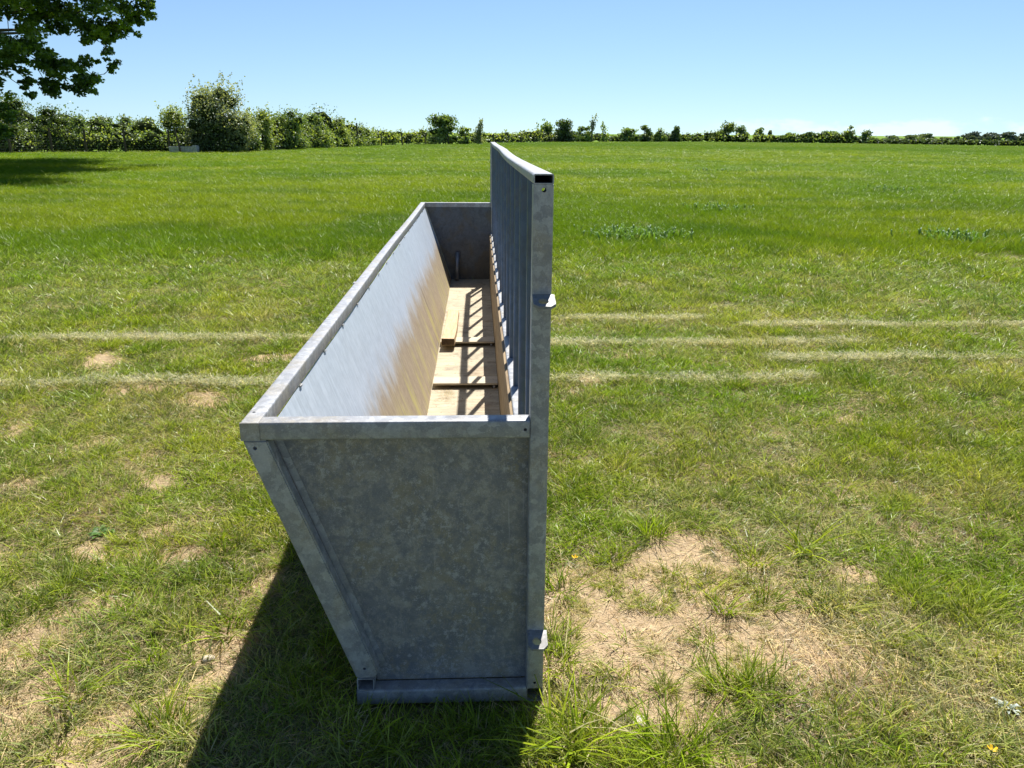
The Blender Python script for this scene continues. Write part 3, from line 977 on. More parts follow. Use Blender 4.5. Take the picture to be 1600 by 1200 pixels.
# --- windrows of pale cut grass along the mower's tracks
px_, py_ = [], []
for ly, x0, x1, s_ in LINES:
    if s_ < .5: continue
    n_ = int((x1-x0)*115*s_)
    xx = RNG.uniform(x0, x1, n_)
    yy = ly + 0.10*(fbm(xx*1.3, xx*0+ly*7, 61)-0.5)*2 + RNG.normal(0, 0.016, n_)
    k_ = RNG.uniform(0, 1, n_) < 0.40+0.60*sstep(fbm(xx*1.9, yy*2, 63), 0.34, 0.56)
    px_.append(xx[k_]); py_.append(yy[k_])
x = np.concatenate(px_); y = np.concatenate(py_)
k_ = clear_of_trough(x, y, 0.1); x, y = x[k_], y[k_]
wd = np.full(len(x), 0.8)
scatter('cut_grass_windrows', 'thatch', np.stack([x, y, ground_h(x, y)+0.034], 1), RNG.uniform(0, 6.283, len(x)), np.stack([wd, wd, RNG.uniform(.8, 2.2, len(x))], 1),
        mixc((0.74, 0.73, 0.56), (0.86, 0.86, 0.74), RNG.uniform(0, 1, len(x))), RNG.normal(0, 0.15, (len(x), 2)))
# --- tufts round the worn soil
x, y, r = sector(0.35, 9, lambda r: np.minimum(26, 26*(4/np.maximum(r, .1))**1.5), 0.95)
bb = bare(x, y)
keep = clear_of_trough(x, y, 0.02) & (RNG.uniform(0, 1, len(x)) < np.where(bb > 0.62, 0.16, 0.55))
x, y, r = x[keep], y[keep], r[keep]
hand = np.array([(1200, 945, 1.0), (1270, 940, 1.1), (1130, 955, .9), (960, 880, .8), (1180, 880, 1.2), (1255, 860, 1.3), (1020, 835, 1.2), (875, 925, 1.1), (865, 1040, 1.2), (905, 1160, 1.5),
                 (870, 1180, 1.5), (1060, 1170, 1.4), (1040, 1190, 1.3), (1140, 1080, 1.2), (1190, 1090, 1.2), (230, 1030, 1.0), (360, 990, 1.2), (250, 1150, 1.3), (110, 1090, 1.1), (700, 1150, .7), (760, 1140, .75), (820, 1150, .8),
                 (620, 1170, 1.0), (1100, 1000, .8), (1010, 945, .5), (1040, 1075, .7), (230, 880, .9), (330, 850, .9)])
hp = []
for u, v_, s in hand:
    d_ = ray(u, v_); hp.append(CAM - d_*CAM[2]/d_[2])
hp = np.array(hp)
s_ = np.concatenate([RNG.uniform(0.35, 0.95, len(x)), hand[:, 2]])
x = np.concatenate([x, hp[:, 0]]); y = np.concatenate([y, hp[:, 1]])
c = mixc(mixc(GREEN, YELL, RNG.uniform(0, 0.8, len(x))), DARK, RNG.uniform(0, 0.5, len(x)))
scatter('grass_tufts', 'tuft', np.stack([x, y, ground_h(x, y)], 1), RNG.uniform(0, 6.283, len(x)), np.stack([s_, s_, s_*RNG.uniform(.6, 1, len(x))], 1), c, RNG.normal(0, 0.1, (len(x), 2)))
n_ = 26
x, y = RNG.uniform(-0.41, -0.30, n_), RNG.uniform(2.55, 2.84, n_)
scatter('loose_straw', 'thatch', np.stack([x, y, x*0+0.061], 1), RNG.uniform(0, 6.283, n_), np.full((n_, 3), 0.35), mixc(DRY, BROWN, RNG.uniform(0.2, 1, n_)))
cc = bpy.data.collections.new('crumb')
for i in range(4):
    V, F_ = [], []
    bm = bmesh.new(); bmesh.ops.create_icosphere(bm, subdivisions=1, radius=1)
    rr = random.Random(50+i)
    me = bpy.data.meshes.new('soil_crumb')
    me.from_pydata([(q.co.x*rr.uniform(.7, 1.3), q.co.y*rr.uniform(.7, 1.3), q.co.z*rr.uniform(.4, .8)) for q in bm.verts], [], [tuple(q.index for q in f.verts) for f in bm.faces])
    bm.free()
    cc.objects.link(bpy.data.objects.new('crumb_%02d' % i, me))
M = NM('soil_crumb'); ca = M.attr('col', 'INSTANCER').outputs['Color']
M.done(M.pbsdf(ca, 0.95, 0, None, 0.1))
for o_ in cc.objects: o_.data.materials.append(M.m)
KITS['crumb'] = cc
x, y, r = sector(0.35, 5.5, lambda r: np.minimum(2600, 2600*(2.6/np.maximum(r, .1))**2), 0.9)
k_ = (RNG.uniform(0, 1, len(x)) < bare(x, y)*sstep(fbm(x*5, y*5, 121), .35, .6)) & clear_of_trough(x, y)
x, y, r = x[k_], y[k_], r[k_]
sz = 0.0022*np.exp(RNG.normal(0, 0.5, len(x)))*np.maximum(1, r/2.8)
scatter('soil_crumbs', 'crumb', np.stack([x, y, ground_h(x, y)+0.0005], 1), RNG.uniform(0, 6.283, len(x)), np.stack([sz, sz*RNG.uniform(.7, 1.2, len(x)), sz], 1),
        mixc(mixc((0.34, 0.24, 0.14), (0.60, 0.47, 0.31), RNG.uniform(0, 1, len(x))), (0.12, 0.085, 0.055), (RNG.uniform(0, 1, len(x)) < .18)*.9))
# short sprouts in the worn soil
x, y, r = sector(0.35, 6, lambda r: np.minimum(210, 210*(2.8/np.maximum(r, .1))**1.6), 0.9)
bb = bare(x, y)
k_ = (bb > 0.3) & (RNG.uniform(0, 1, len(x)) < 0.15+0.85*sstep(fbm(x*6, y*6, 123), .46, .62)) & clear_of_trough(x, y)
x, y = x[k_], y[k_]
sz = RNG.uniform(0.22, 0.6, len(x))
scatter('grass_sprouts', 'tuft', np.stack([x, y, ground_h(x, y)], 1), RNG.uniform(0, 6.283, len(x)), np.stack([sz, sz, sz*RNG.uniform(.4, .8, len(x))], 1),
        mixc(mixc(GREEN, YELL, RNG.uniform(0, 1, len(x))), (0.40, 0.34, 0.18), RNG.uniform(0, 0.8, len(x))))
# --- unmown pasture, middle distance
x, y, r = sector(9.5, 100, lambda r: 150*(11/r)**1.55, 0.96)
keep = in_field(x, y) & (RNG.uniform(0, 1, len(x)) > sstep(r, 60, 100)) & (RNG.uniform(0, 1, len(x)) < sstep(y, 8.2, 10.2)) & clear_of_trough(x, y, 0.1)
x, y, r = x[keep], y[keep], r[keep]
nn = len(x)
pt = sstep(fbm(x*0.16, y*0.3, 95), 0.35, 0.65)
c = mixc(mixc((0.150, 0.270, 0.014), (0.250, 0.345, 0.022), np.clip(pt+RNG.normal(0, .25, nn), 0, 1)), (0.07, 0.17, 0.02), 0.5*sstep(fbm(x*0.5, y*0.9, 97), .55, .7))
c = mixc(c, (0.45, 0.45, 0.30), (RNG.uniform(0, 1, nn) < 0.02)*0.75)
wd = np.maximum(1, (r/11)**0.75)
scatter('pasture_grass', 'meadow', np.stack([x, y, ground_h(x, y)], 1), RNG.uniform(0, 6.283, nn), np.stack([wd, wd, RNG.uniform(.6, 1.15, nn)*(0.7+0.6*fbm(x*.4, y*.4, 99))], 1), c, RNG.normal(0, 0.1, (nn, 2)))
# --- far pasture
x, y, r = sector(50, 185, lambda r: 9.5*(60/r)**1.3, 0.90)
keep = in_field(x, y) & (RNG.uniform(0, 1, len(x)) < sstep(r, 48, 62))
x, y, r = x[keep], y[keep], r[keep]
nn = len(x)
pt = sstep(fbm(x*0.06, y*0.12, 95), 0.35, 0.65)
c = mixc(mixc((0.140, 0.255, 0.022), (0.205, 0.300, 0.030), np.clip(pt+RNG.normal(0, .25, nn), 0, 1)), (0.08, 0.18, 0.05), 0.3*RNG.uniform(0, 1, nn))
wd = (r/60)**0.5
scatter('far_pasture_grass', 'sward', np.stack([x, y, y*0-0.01], 1), RNG.uniform(0, 6.283, nn), np.stack([wd, wd, RNG.uniform(.6, 1.1, nn)], 1), c)


# --- leaves and crowns
def leaves(P, size, rng, up=0.3, droop=0.0, lobes=False):
    """one kite-shaped folded leaf at each point, loosely facing any way"""
    n = len(P)
    nrm = rng.normal(0, 1, (n, 3)); nrm[:, 2] += up*2
    nrm /= np.linalg.norm(nrm, axis=1)[:, None]
    t = np.cross(nrm, rng.normal(0, 1, (n, 3))); t /= np.linalg.norm(t, axis=1)[:, None]
    s = np.cross(nrm, t)
    sz = size*rng.uniform(0.6, 1.25, n)[:, None]
    a = P - t*sz*0.5; b_ = P + s*sz*0.42 + nrm*sz*0.10; c = P + t*sz*0.6; d = P - s*sz*0.42 + nrm*sz*0.10
    V = np.stack([a, b_, c, d], 1).reshape(-1, 3)
    i = np.arange(n)*4
    return V, np.stack([i, i+1, i+2, i+3], 1)


def lumps(rng, w_, d_, h_, n, r0=0.3, r1=0.5, base=0.0):
    """sub-ellipsoids filling a w x d x h crown standing at z=base"""
    B = []
    for k in range(n+5):
        a = rng.uniform(0, 2*math.pi); t = rng.uniform(0, 1) if k < n else rng.uniform(-.08, .12)
        zc = base + (h_-base)*(0.14+0.70*t)
        rad = math.sqrt(max(0.05, 1-(max(0, t-0.25)/0.8)**2))*rng.uniform(0.15, 0.68)
        rr = rng.uniform(r0, r1)
        B.append((w_/2*rad*math.cos(a), d_/2*rad*math.sin(a), zc, w_/2*rr, d_/2*rr, (h_-base)/2*rr*rng.uniform(.7, 1.0)))
    return np.array(B)


def lump_leaves(B, n, rng, zmin=0.05):
    k = rng.choice(len(B), n, p=(B[:, 3]*B[:, 4]+B[:, 3]*B[:, 5])/np.sum(B[:, 3]*B[:, 4]+B[:, 3]*B[:, 5]))
    dr_ = rng.normal(0, 1, (n, 3)); dr_ /= np.linalg.norm(dr_, axis=1)[:, None]
    rad = np.clip(rng.normal(0.88, 0.16, n), 0.3, 1.32)
    P = B[k, :3] + dr_*B[k, 3:]*rad[:, None]
    lv = np.clip(0.45 + 0.28*(hash2(k, k*0, 5)-0.5)*2 + rng.normal(0, 0.16, n), 0, 1)
    ok = P[:, 2] > zmin
    return P[ok], lv[ok]


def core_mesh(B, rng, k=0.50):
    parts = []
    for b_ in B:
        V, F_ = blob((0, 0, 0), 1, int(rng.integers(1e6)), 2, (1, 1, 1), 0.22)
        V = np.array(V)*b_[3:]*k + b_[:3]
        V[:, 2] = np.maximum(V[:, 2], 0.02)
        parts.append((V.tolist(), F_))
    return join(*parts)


def taper(path, radii, n=7):
    V, F_ = [], []
    P = [Vector(p) for p in path]
    for i, p in enumerate(P):
        d = (P[min(i+1, len(P)-1)]-P[max(i-1, 0)]).normalized()
        s = d.orthogonal().normalized(); t = d.cross(s)
        for k in range(n):
            g = 2*math.pi*k/n
            V.append(tuple(p + (s*math.cos(g)+t*math.sin(g))*radii[i]))
    for i in range(len(P)-1):
        for k in range(n):
            F_.append((i*n+k, i*n+(k+1) % n, (i+1)*n+(k+1) % n, (i+1)*n+k))
    F_.append(tuple(range(n-1, -1, -1))); F_.append(tuple((len(P)-1)*n+k for k in range(n)))
    return V, F_


def bush(name, label, cat, u, vtop, wpx, Yv, leaf='mid', seed=0, n=2600, size=None, nl=12, core=True, group=None, base=0.0, flower=0, dfac=0.8, sprigs=0):
    """a shrub or tree whose crown spans wpx photo pixels at depth Yv, its top at photo row vtop"""
    rng = np.random.default_rng(seed+1000)
    top = at(u, vtop, Yv)
    h = top[2]; wm = wpx*(Yv-CAM[1])/FPX
    loc = (float(top[0]), float(Yv), 0.0)
    size = size or max(0.10, 0.0023*Yv)
    E = empty(name, loc, label, cat, group)
    B = lumps(rng, wm, wm*dfac, h*0.97, nl, base=base)
    B[:, 2] *= (h*0.985-B[np.argmax(B[:, 2]+B[:, 5]), 5])/B[np.argmax(B[:, 2]+B[:, 5]), 2]
    B[:, 2] = np.minimum(B[:, 2], h-B[:, 5]*0.95)
    if Yv < 95: n = int(n*1.7); size *= 0.78
    P, lv = lump_leaves(B, n, rng)
    if sprigs:      # loose shoots standing out of the crown
        Q = []
        for k in range(sprigs):
            b_ = B[rng.integers(len(B))]
            p0 = b_[:3] + np.array([rng.normal(0, .5)*b_[3], rng.normal(0, .5)*b_[4], b_[5]*0.8])
            dv = np.array([rng.normal(0, .35), rng.normal(0, .35), 1.0]); ln = rng.uniform(0.10, 0.26)*h
            tt_ = rng.uniform(0, 1, 14)
            Q.append(p0 + dv*ln*tt_[:, None] + rng.normal(0, size*0.5, (14, 3)))
        Q = np.concatenate(Q); P = np.concatenate([P, Q]); lv = np.concatenate([lv, rng.uniform(.4, .9, len(Q))])
    V, Fc = leaves(P, size, rng)
    mesh_obj('crown', V, Fc, LEAF[leaf], E, attrs={'lv': np.repeat(lv, 4)})
    st = []
    for k in range(4):
        b_ = B[k % len(B)]
        st.append(taper([(rng.normal(0, .06*wm), rng.normal(0, .05*wm), -0.05), (b_[0]*0.4, b_[1]*0.4, b_[2]*0.5), tuple(b_[:3])], [0.05*h**.5, 0.035*h**.5, 0.012*h**.5], 6))
    mesh_obj('trunk', *join(*st), MAT['bark'], E)
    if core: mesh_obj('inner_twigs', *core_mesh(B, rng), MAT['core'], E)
    if flower:
        k = rng.choice(len(P), flower); Q = P[k]; Q = Q + rng.normal(0, size*0.4, Q.shape)
        cen = (B[:, :3]).mean(0); Q = Q + (Q-cen)/np.maximum(np.linalg.norm(Q-cen, axis=1)[:, None], .1)*size*0.6
        V, Fc = leaves(Q, size*0.75, rng)
        mesh_obj('blossom', V, Fc, LEAF['blossom'], E, attrs={'lv': rng.uniform(0, 1, len(V))})
    return E


def hedge(name, label, pts, leaf='mid', seed=0, per=60, size=0.2, thick=1.6, wob=0.25):
    """a continuous hedge along pts = (u, vtop, Y); leaves over a lumpy core"""
    rng = np.random.default_rng(seed+3000)
    Q = np.array([[*at(u, vt, Yv)[:2], at(u, vt, Yv)[2]] for u, vt, Yv in pts])
    seg = np.hypot(np.diff(Q[:, 0]), np.diff(Q[:, 1])); s = np.concatenate([[0], np.cumsum(seg)])
    mid = (float(Q[:, 0].mean()), float(Q[:, 1].mean()), 0.0)
    E = empty(name, mid, label, 'hedge')
    step = 0.9*np.median(Q[:, 2])
    B = []
    d = 0
    while d <= s[-1]:
        x_, y_, h_ = (np.interp(d, s, Q[:, i]) for i in range(3))
        h_ *= 1+rng.normal(0, wob*0.5)
        rz = h_*rng.uniform(.42, .54)
        B.append((x_+rng.normal(0, .2)-mid[0], y_+rng.normal(0, thick*.2)-mid[1], h_-rz, step*rng.uniform(.6, 1.0), thick*rng.uniform(.4, .6), rz))
        if rng.uniform() < 0.8:
            B.append((x_+rng.normal(0, .3)-mid[0], y_+rng.normal(0, thick*.3)-mid[1], h_*.35, step*rng.uniform(.7, 1.0), thick*rng.uniform(.5, .7), h_*.4))
        d += step*0.62
    B = np.array(B)
    n = int(s[-1]*per)
    P, lv = lump_leaves(B, n, rng, 0.02)
    V, Fc = leaves(P, size, rng)
    mesh_obj('foliage', V, Fc, LEAF[leaf], E, attrs={'lv': np.repeat(lv, 4)})
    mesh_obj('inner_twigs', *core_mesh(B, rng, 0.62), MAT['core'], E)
    return E


# --- left hedgerow, near to far
bush('elder_tree', 'dark elder tree at the left edge under the overhanging maple branch', 'tree', 5, 148, 110, 58, 'dark', 1, 5000, 0.16, 14)
bush('hedge_shrub', 'dark rounded shrub right of the elder at the left end of the hedgerow', 'shrub', 78, 163, 85, 60, 'dark', 2, 3600, 0.16, 12)
bush('hedge_shrub', 'bright yellow green low shrub in front of the elder at the left edge', 'shrub', 2, 192, 34, 56.5, 'light', 3, 900, 0.15, 7)
bush('hedge_shrub', 'mid green shrub at the foot of the wire fence right of the dark shrubs', 'shrub', 112, 178, 50, 61, 'mid', 4, 2200, 0.16, 10)
hedge('field_hedge', 'low tangled hedge behind the wire fence left of the grey willow', [(115, 196, 62), (170, 205, 63), (235, 196, 64), (300, 190, 64)], 'mid', 1, 330, 0.15, 1.6)
hedge('field_hedge', 'dark bramble undergrowth along the foot of the wire fence', [(-90, 190, 55), (60, 200, 59), (200, 212, 61.5), (300, 206, 62.5), (352, 203, 66), (417, 203, 70.5), (517, 204, 85), (560, 207, 94)], 'mid', 9, 330, 0.15, 1.2)
hedge('field_hedge', 'tall unkempt hedge behind the shrubs at the left end of the hedgerow', [(-80, 160, 60), (60, 168, 64), (120, 180, 66), (200, 190, 67), (262, 182, 68)], 'mid', 10, 420, 0.15, 2.2, 0.3)
hedge('field_hedge', 'tall unkempt hedge joining the shrubs that slope down to the tall fence post', [(372, 176, 68), (420, 175, 73), (480, 179, 81), (525, 188, 90), (556, 196, 96)], 'light', 11, 380, 0.18, 2.2, 0.3)
bush('distant_tree', 'rounded tree in the distance beyond the gap left of the grey willow', 'tree', 190, 178, 52, 118, 'far', 5, 1600, 0.3, 10)
bush('distant_tree', 'wide pale tree in the distance above the low hedge on the left', 'tree', 150, 180, 60, 112, 'far', 6, 1600, 0.3, 10)
bush('distant_tree', 'small tree in the distance just left of the pale willow bush', 'tree', 222, 181, 40, 120, 'far', 7, 1300, 0.3, 9)
bush('willow_bush', 'pale feathery willow bush left of the tall grey green willow', 'shrub', 264, 166, 80, 65, 'light', 8, 2600, 0.17, 11, sprigs=40)
bush('willow_tree', 'tall grey green willow, the highest tree in the left hedgerow', 'tree', 335, 122, 118, 62.5, 'grey', 9, 8500, 0.19, 22, sprigs=70)
bush('elder_bush', 'dark low shrub at the foot of the tall grey green willow', 'shrub', 338, 180, 95, 61.6, 'dark', 10, 2600, 0.15, 11)
bush('hawthorn', 'hawthorn bush covered in white blossom right of the tall willow', 'shrub', 384, 172, 46, 64, 'mid', 11, 1600, 0.16, 9, flower=420)
bush('hedge_shrub', 'bright green shrub right of the white flowering hawthorn', 'shrub', 412, 170, 52, 68, 'light', 12, 1900, 0.18, 10, sprigs=12)
bush('hedge_shrub', 'large mid green shrub leading the row that slopes down to the tall fence post', 'shrub', 450, 168, 66, 73, 'mid', 13, 2800, 0.19, 12, sprigs=20)
bush('hedge_shrub', 'second large shrub in the row that slopes down to the tall fence post', 'shrub', 490, 174, 62, 80, 'mid', 14, 2600, 0.2, 12)
bush('hedge_shrub', 'yellow green shrub last before the tall fence post', 'shrub', 524, 182, 56, 87, 'light', 15, 2200, 0.22, 11)
hedge('field_hedge', 'pale green hedge running between the tall fence post and the round bush', [(540, 196, 96), (580, 203, 106), (640, 203, 116), (672, 204, 122)], 'light', 2, 170, 0.26, 2.2)
bush('round_tree', 'round leafy tree standing alone left of the barrier top', 'tree', 690, 177, 66, 116, 'mid', 16, 3400, 0.27, 13)
bush('hedge_shrub', 'small shrub against the right side of the round tree', 'shrub', 724, 196, 28, 117, 'mid', 17, 900, 0.27, 8)
bush('young_tree', 'slender young tree with wispy top between the round tree and barrier', 'tree', 750, 190, 22, 120, 'grey', 18, 600, 0.26, 7, core=False, sprigs=14)
hedge('field_hedge', 'low pale hedge behind the row of small fence posts above the barrier', [(720, 207, 130), (780, 206, 140), (850, 205, 156), (905, 206, 164)], 'light', 3, 110, 0.34, 2.6)
bush('dark_bush', 'big dark round bush above the barrier, darkest in the far hedgerow', 'shrub', 882, 186, 48, 156, 'dark', 19, 2400, 0.36, 11)
bush('hedge_shrub', 'olive bush touching the left side of the big dark bush', 'shrub', 853, 192, 34, 158, 'mid', 20, 1300, 0.36, 9, sprigs=10)
bush('hedge_shrub', 'small dark bush just right of the big dark bush', 'shrub', 911, 196, 30, 160, 'mid', 21, 1100, 0.36, 9)
bush('young_tree', 'thin upright sapling right of the big dark bush', 'tree', 926, 184, 12, 161, 'grey', 22, 320, 0.32, 6, core=False, sprigs=5)
bush('young_tree', 'thin sapling, the right hand one of two beyond the big dark bush', 'tree', 944, 193, 14, 163, 'mid', 23, 360, 0.32, 6, core=False, sprigs=4)
hedge('field_hedge', 'trimmed low hedge under the row of rounded bushes right of the barrier', [(900, 210, 166), (980, 209, 170), (1060, 206, 178), (1125, 206, 178)], 'mid', 4, 100, 0.36, 2.6)
for i, (u, vt, wp, Yv, lb) in enumerate([(984, 199, 42, 168, 'widest bush in the row of rounded bushes right of the barrier'), (1008, 195, 26, 169, 'tallest bush in the row of rounded bushes right of the barrier'),
                                         (1031, 200, 24, 171, 'low bush between the two tallest of the rounded row'), (1056, 196, 20, 173, 'narrow dark bush ending the row of rounded bushes')]):
    bush('hedge_shrub', lb, 'shrub', u, vt, wp, Yv, 'dark' if i % 2 else 'mid', 30+i, 1300, 0.36, 9, group='rounded bushes along the far hedge')
hedge('field_hedge', 'long far hedge with small trees right of the rounded bushes', [(1120, 208, 176), (1200, 210, 172), (1290, 208, 166), (1365, 210, 160)], 'mid', 5, 105, 0.36, 3.0, 0.35)
for i, (u, vt, wp, Yv, lf, lb) in enumerate([(1138, 190, 38, 177, 'light', 'tall light green tree at the left of the three hedge trees'), (1160, 195, 26, 176, 'mid', 'middle tree of the three beside the long far hedge'),
                                             (1187, 199, 24, 175, 'mid', 'rounded tree, third of the three in the long far hedge'), (1203, 203, 10, 174, 'grey', 'tiny thin tree ending the trio in the far hedge'),
                                             (1234, 207, 34, 170, 'mid', 'low spreading bush in the middle of the long far hedge'), (1268, 206, 30, 168, 'dark', 'dark rounded bush in the middle of the long far hedge'),
                                             (1299, 204, 32, 166, 'mid', 'broad green tree left of the tallest tree in the far hedge'), (1327, 196, 28, 164, 'light', 'tallest tree near the right end of the long far hedge'),
                                             (1351, 203, 32, 162, 'dark', 'dark tree closing the right end of the long far hedge')]):
    bush('hedge_tree', lb, 'tree', u, vt, wp, Yv, lf, 40+i, 1200, 0.36, 9, group='trees in the far hedge')
hedge('field_hedge', 'clipped dark low hedge along the far right edge of the field', [(1360, 216, 160), (1440, 216.5, 151), (1520, 217.5, 143), (1620, 219, 132), (1760, 222, 120)], 'dark', 6, 95, 0.30, 1.6, 0.12)
for i, (u, vt, wp, lf, lb) in enumerate([(1392, 212, 26, 'far', 'small hazy tree beyond the clipped hedge nearest the long hedge'), (1425, 211, 34, 'far', 'hazy rounded tree beyond the clipped hedge, left one of a joined pair'),
                                         (1449, 209, 34, 'far', 'hazy rounded tree beyond the clipped hedge, right one of a joined pair'), (1478, 215, 28, 'far', 'low hazy bush beyond the clipped hedge'),
                                         (1497, 213, 10, 'far', 'tiny hazy tree left of the blue green conifers'), (1522, 205, 36, 'conifer', 'tallest blue green conifer clump beyond the clipped hedge'),
                                         (1552, 207, 34, 'conifer', 'second blue green conifer clump beyond the clipped hedge'), (1578, 206, 34, 'conifer', 'third blue green conifer clump beyond the clipped hedge'),
                                         (1603, 208, 34, 'conifer', 'conifer clump cut by the right edge of the view')]):
    bush('distant_tree', lb, 'tree', u, vt, wp, 300, lf, 60+i, 900, 0.75, 9, group='trees beyond the clipped hedge')


# --- big maple overhanging from the left, trunk outside the view
def maple():
    rng = np.random.default_rng(77)
    base = np.array([-25.5, 38.0, 0.0])
    E = empty('maple_tree', tuple(base), 'large maple reaching in from the top left with drooping leafy branches', 'tree')
    twigs, P, LV = [], [], []

    def cluster(c, r, n, tone):
        d_ = rng.normal(0, 1, (n, 3)); d_ /= np.linalg.norm(d_, axis=1)[:, None]
        q = c + d_*np.array(r)*(rng.uniform(0, 1, n)**0.45)[:, None]
        P.append(q); LV.append(np.clip(tone+rng.normal(0, .17, n), 0, 1))
    trunk = [(0, 0, -0.2), (0.1, 0, 2.5), (-0.1, 0.2, 5), (0.2, 0, 8.5), (0, 0, 12)]
    mesh_obj('trunk', *taper(trunk, [0.48, 0.38, 0.32, 0.2, 0.05], 12), MAT['bark'], E)
    # main crown: clusters over an ellipsoid
    for k in range(560):
        q = rng.normal(0, 1, 3); q /= np.linalg.norm(q)
        c = np.array([1.0, 1.5, 9.3]) + q*np.array([12.0, 12.5, 6.3])*rng.uniform(0.25, 1)**0.4
        w_ = base + c
        dd = w_-CAM
        zc = dd@_F
        u_ = 800+FPX*(dd@_R2)/zc; v_ = 600-FPX*(dd@_U2)/zc
        pr = 1.35*FPX/zc
        if u_+pr > 0 and v_+0.9*pr > 0: continue        # the visible side is shaped by the hanging sprays below
        cluster(c, (1.25, 1.25, 0.8), 170, rng.uniform(.25, .6))
    for k in range(820):
        X_, Y_ = rng.uniform(-24, -11.2), rng.uniform(27.5, 53)
        if X_ > -11.6-(Y_-30)*0.30+rng.uniform(-1.2, .3): continue
        Z_ = 1.7+0.178*(Y_+2)+1.2+rng.uniform(0, 2.4)
        cluster(np.array([X_, Y_, Z_])-base, (1.5, 1.5, 0.7), 150, rng.uniform(.25, .6))
    # hanging sprays in view: photo pixel, depth, size
    sp = [(20, 20, 34, 1.5), (70, 25, 36, 1.4), (120, 20, 35, 1.2), (165, 15, 34, 1.0), (205, 10, 35, .9), (232, 2, 35, .55), (15, 70, 33.5, 1.2), (140, 45, 35, .85), (175, 40, 35, .7),
          (205, 32, 35.5, .55), (100, 35, 36, 1.0), (40, 50, 36, 1.1), (60, 95, 35, .9), (20, 100, 36, .7), (10, 108, 35, .6), (85, 110, 35, .85), (110, 105, 34.5, .75), (75, 135, 35, .7),
          (130, 110, 35, .75), (148, 118, 35, .6), (125, 135, 35, .6), (143, 140, 35, .5), (172, 85, 35.5, .5), (178, 102, 35.5, .38), (100, 128, 35.5, .65), (62, 75, 36, .6), (30, 80, 36, .7),
          (150, 62, 35.3, .6), (168, 58, 35.3, .5), (193, 48, 35.6, .45), (45, 130, 35.8, .35), (38, 138, 35.6, .3), (50, 150, 35.6, .28), (215, 22, 35, .5), (5, 0, 36, 1.6), (90, 0, 36, 1.5), (160, -8, 36, 1.3), (215, -14, 36, 1.0)]
    sp += [(-8, 150, 36, .9), (-14, 185, 36, .9), (4, 165, 35.5, .5), (8, 185, 35.5, .55), (-5, 205, 36, .8), (14, 205, 35.6, .35), (-30, 120, 36, 1.2)]
    for u, v_, Yv, r in sp:
        c = at(u, v_, Yv) - base
        for e in range(6):
            cc = c + rng.normal(0, r*0.42, 3)*np.array([1, 1.3, .75])
            cluster(cc, (r*0.40, r*0.5, r*0.25), int(88*r**1.7)+9, rng.uniform(.0, .95))
        p1 = Vector(c)
        if v_ > 0:
            par = [q for q in sp if q[0] < u-8 and q[3] > r]
            if par:
                q = min(par, key=lambda q: (q[0]-u)**2+1.3*(q[1]-v_)**2)
                p0 = Vector(at(q[0], q[1], q[2])-base)
            else:
                p0 = Vector((1.0, -1.5, 5.2+rng.uniform(-.6, 1.2)))
            r0_ = 0.030 if par else 0.11
            md = p0.lerp(p1, .5) + Vector((rng.normal(0, .12), rng.normal(0, .15), .16*r+rng.normal(0, .08)))
            twigs.append(taper([p0, md, p1], [r0_, r0_*.6, 0.008], 6))
    for k in range(14):
        a = rng.uniform(0, 2*math.pi); R_ = rng.uniform(4, 7)
        p0 = Vector((0, 0, rng.uniform(3.5, 9))); p1 = Vector((R_*math.cos(a), R_*math.sin(a), p0.z+rng.uniform(0, 3)))
        twigs.append(taper([p0, p0.lerp(p1, .5)+Vector((0, 0, .4)), p1], [0.15, 0.09, 0.02], 6))
    mesh_obj('branches', *join(*twigs), MAT['bark'], E)
    P = np.concatenate(P); LV = np.concatenate(LV)
    V, Fc = leaves(P, 0.17, rng, up=0.6)
    mesh_obj('crown', V, Fc, LEAF['maple'], E, attrs={'lv': np.repeat(LV, 4)})


maple()


# ------------------------------------------------------------------ fences
def fence(name, label, posts, wire_h, nw=6):
    """posts = (u, vtop, Y); wires strung between them"""
    W_ = [at(u, vt, Yv) for u, vt, Yv in posts]
    o_ = W_[0]
    E = empty(name, (o_[0], o_[1], 0), label, 'fence')
    rr = random.Random(len(posts))
    for p in W_:
        x0, y0 = p[0]-o_[0], p[1]-o_[1]
        V, F_ = taper([(x0, y0, -0.1), (x0+rr.uniform(-.02, .02), y0, p[2]*.6), (x0+rr.uniform(-.05, .05), y0, p[2])], [0.085, 0.08, 0.075], 8)
        mesh_obj('post', V, F_, MAT['post_wood'], E)
    parts = []
    for a, b_ in zip(W_[:-1], W_[1:]):
        a2, b2 = a-o_, b_-o_
        for k in range(nw):
            z = wire_h*(k+1)/nw
            parts.append(taper([(a2[0], a2[1]-0.06, z), ((a2[0]+b2[0])/2, (a2[1]+b2[1])/2-0.06, z-0.015), (b2[0], b2[1]-0.06, z)], [0.006]*3, 4))
        ln = np.hypot(*(b2-a2)[:2])
        for q in np.arange(0.3, ln, 0.3):
            c = a2+(b2-a2)*q/ln
            parts.append(taper([(c[0], c[1]-0.06, 0.05), (c[0], c[1]-0.06, wire_h*0.84)], [0.004]*2, 3))
    mesh_obj('wire_netting', *join(*parts), MAT['wire'], E)
    return E


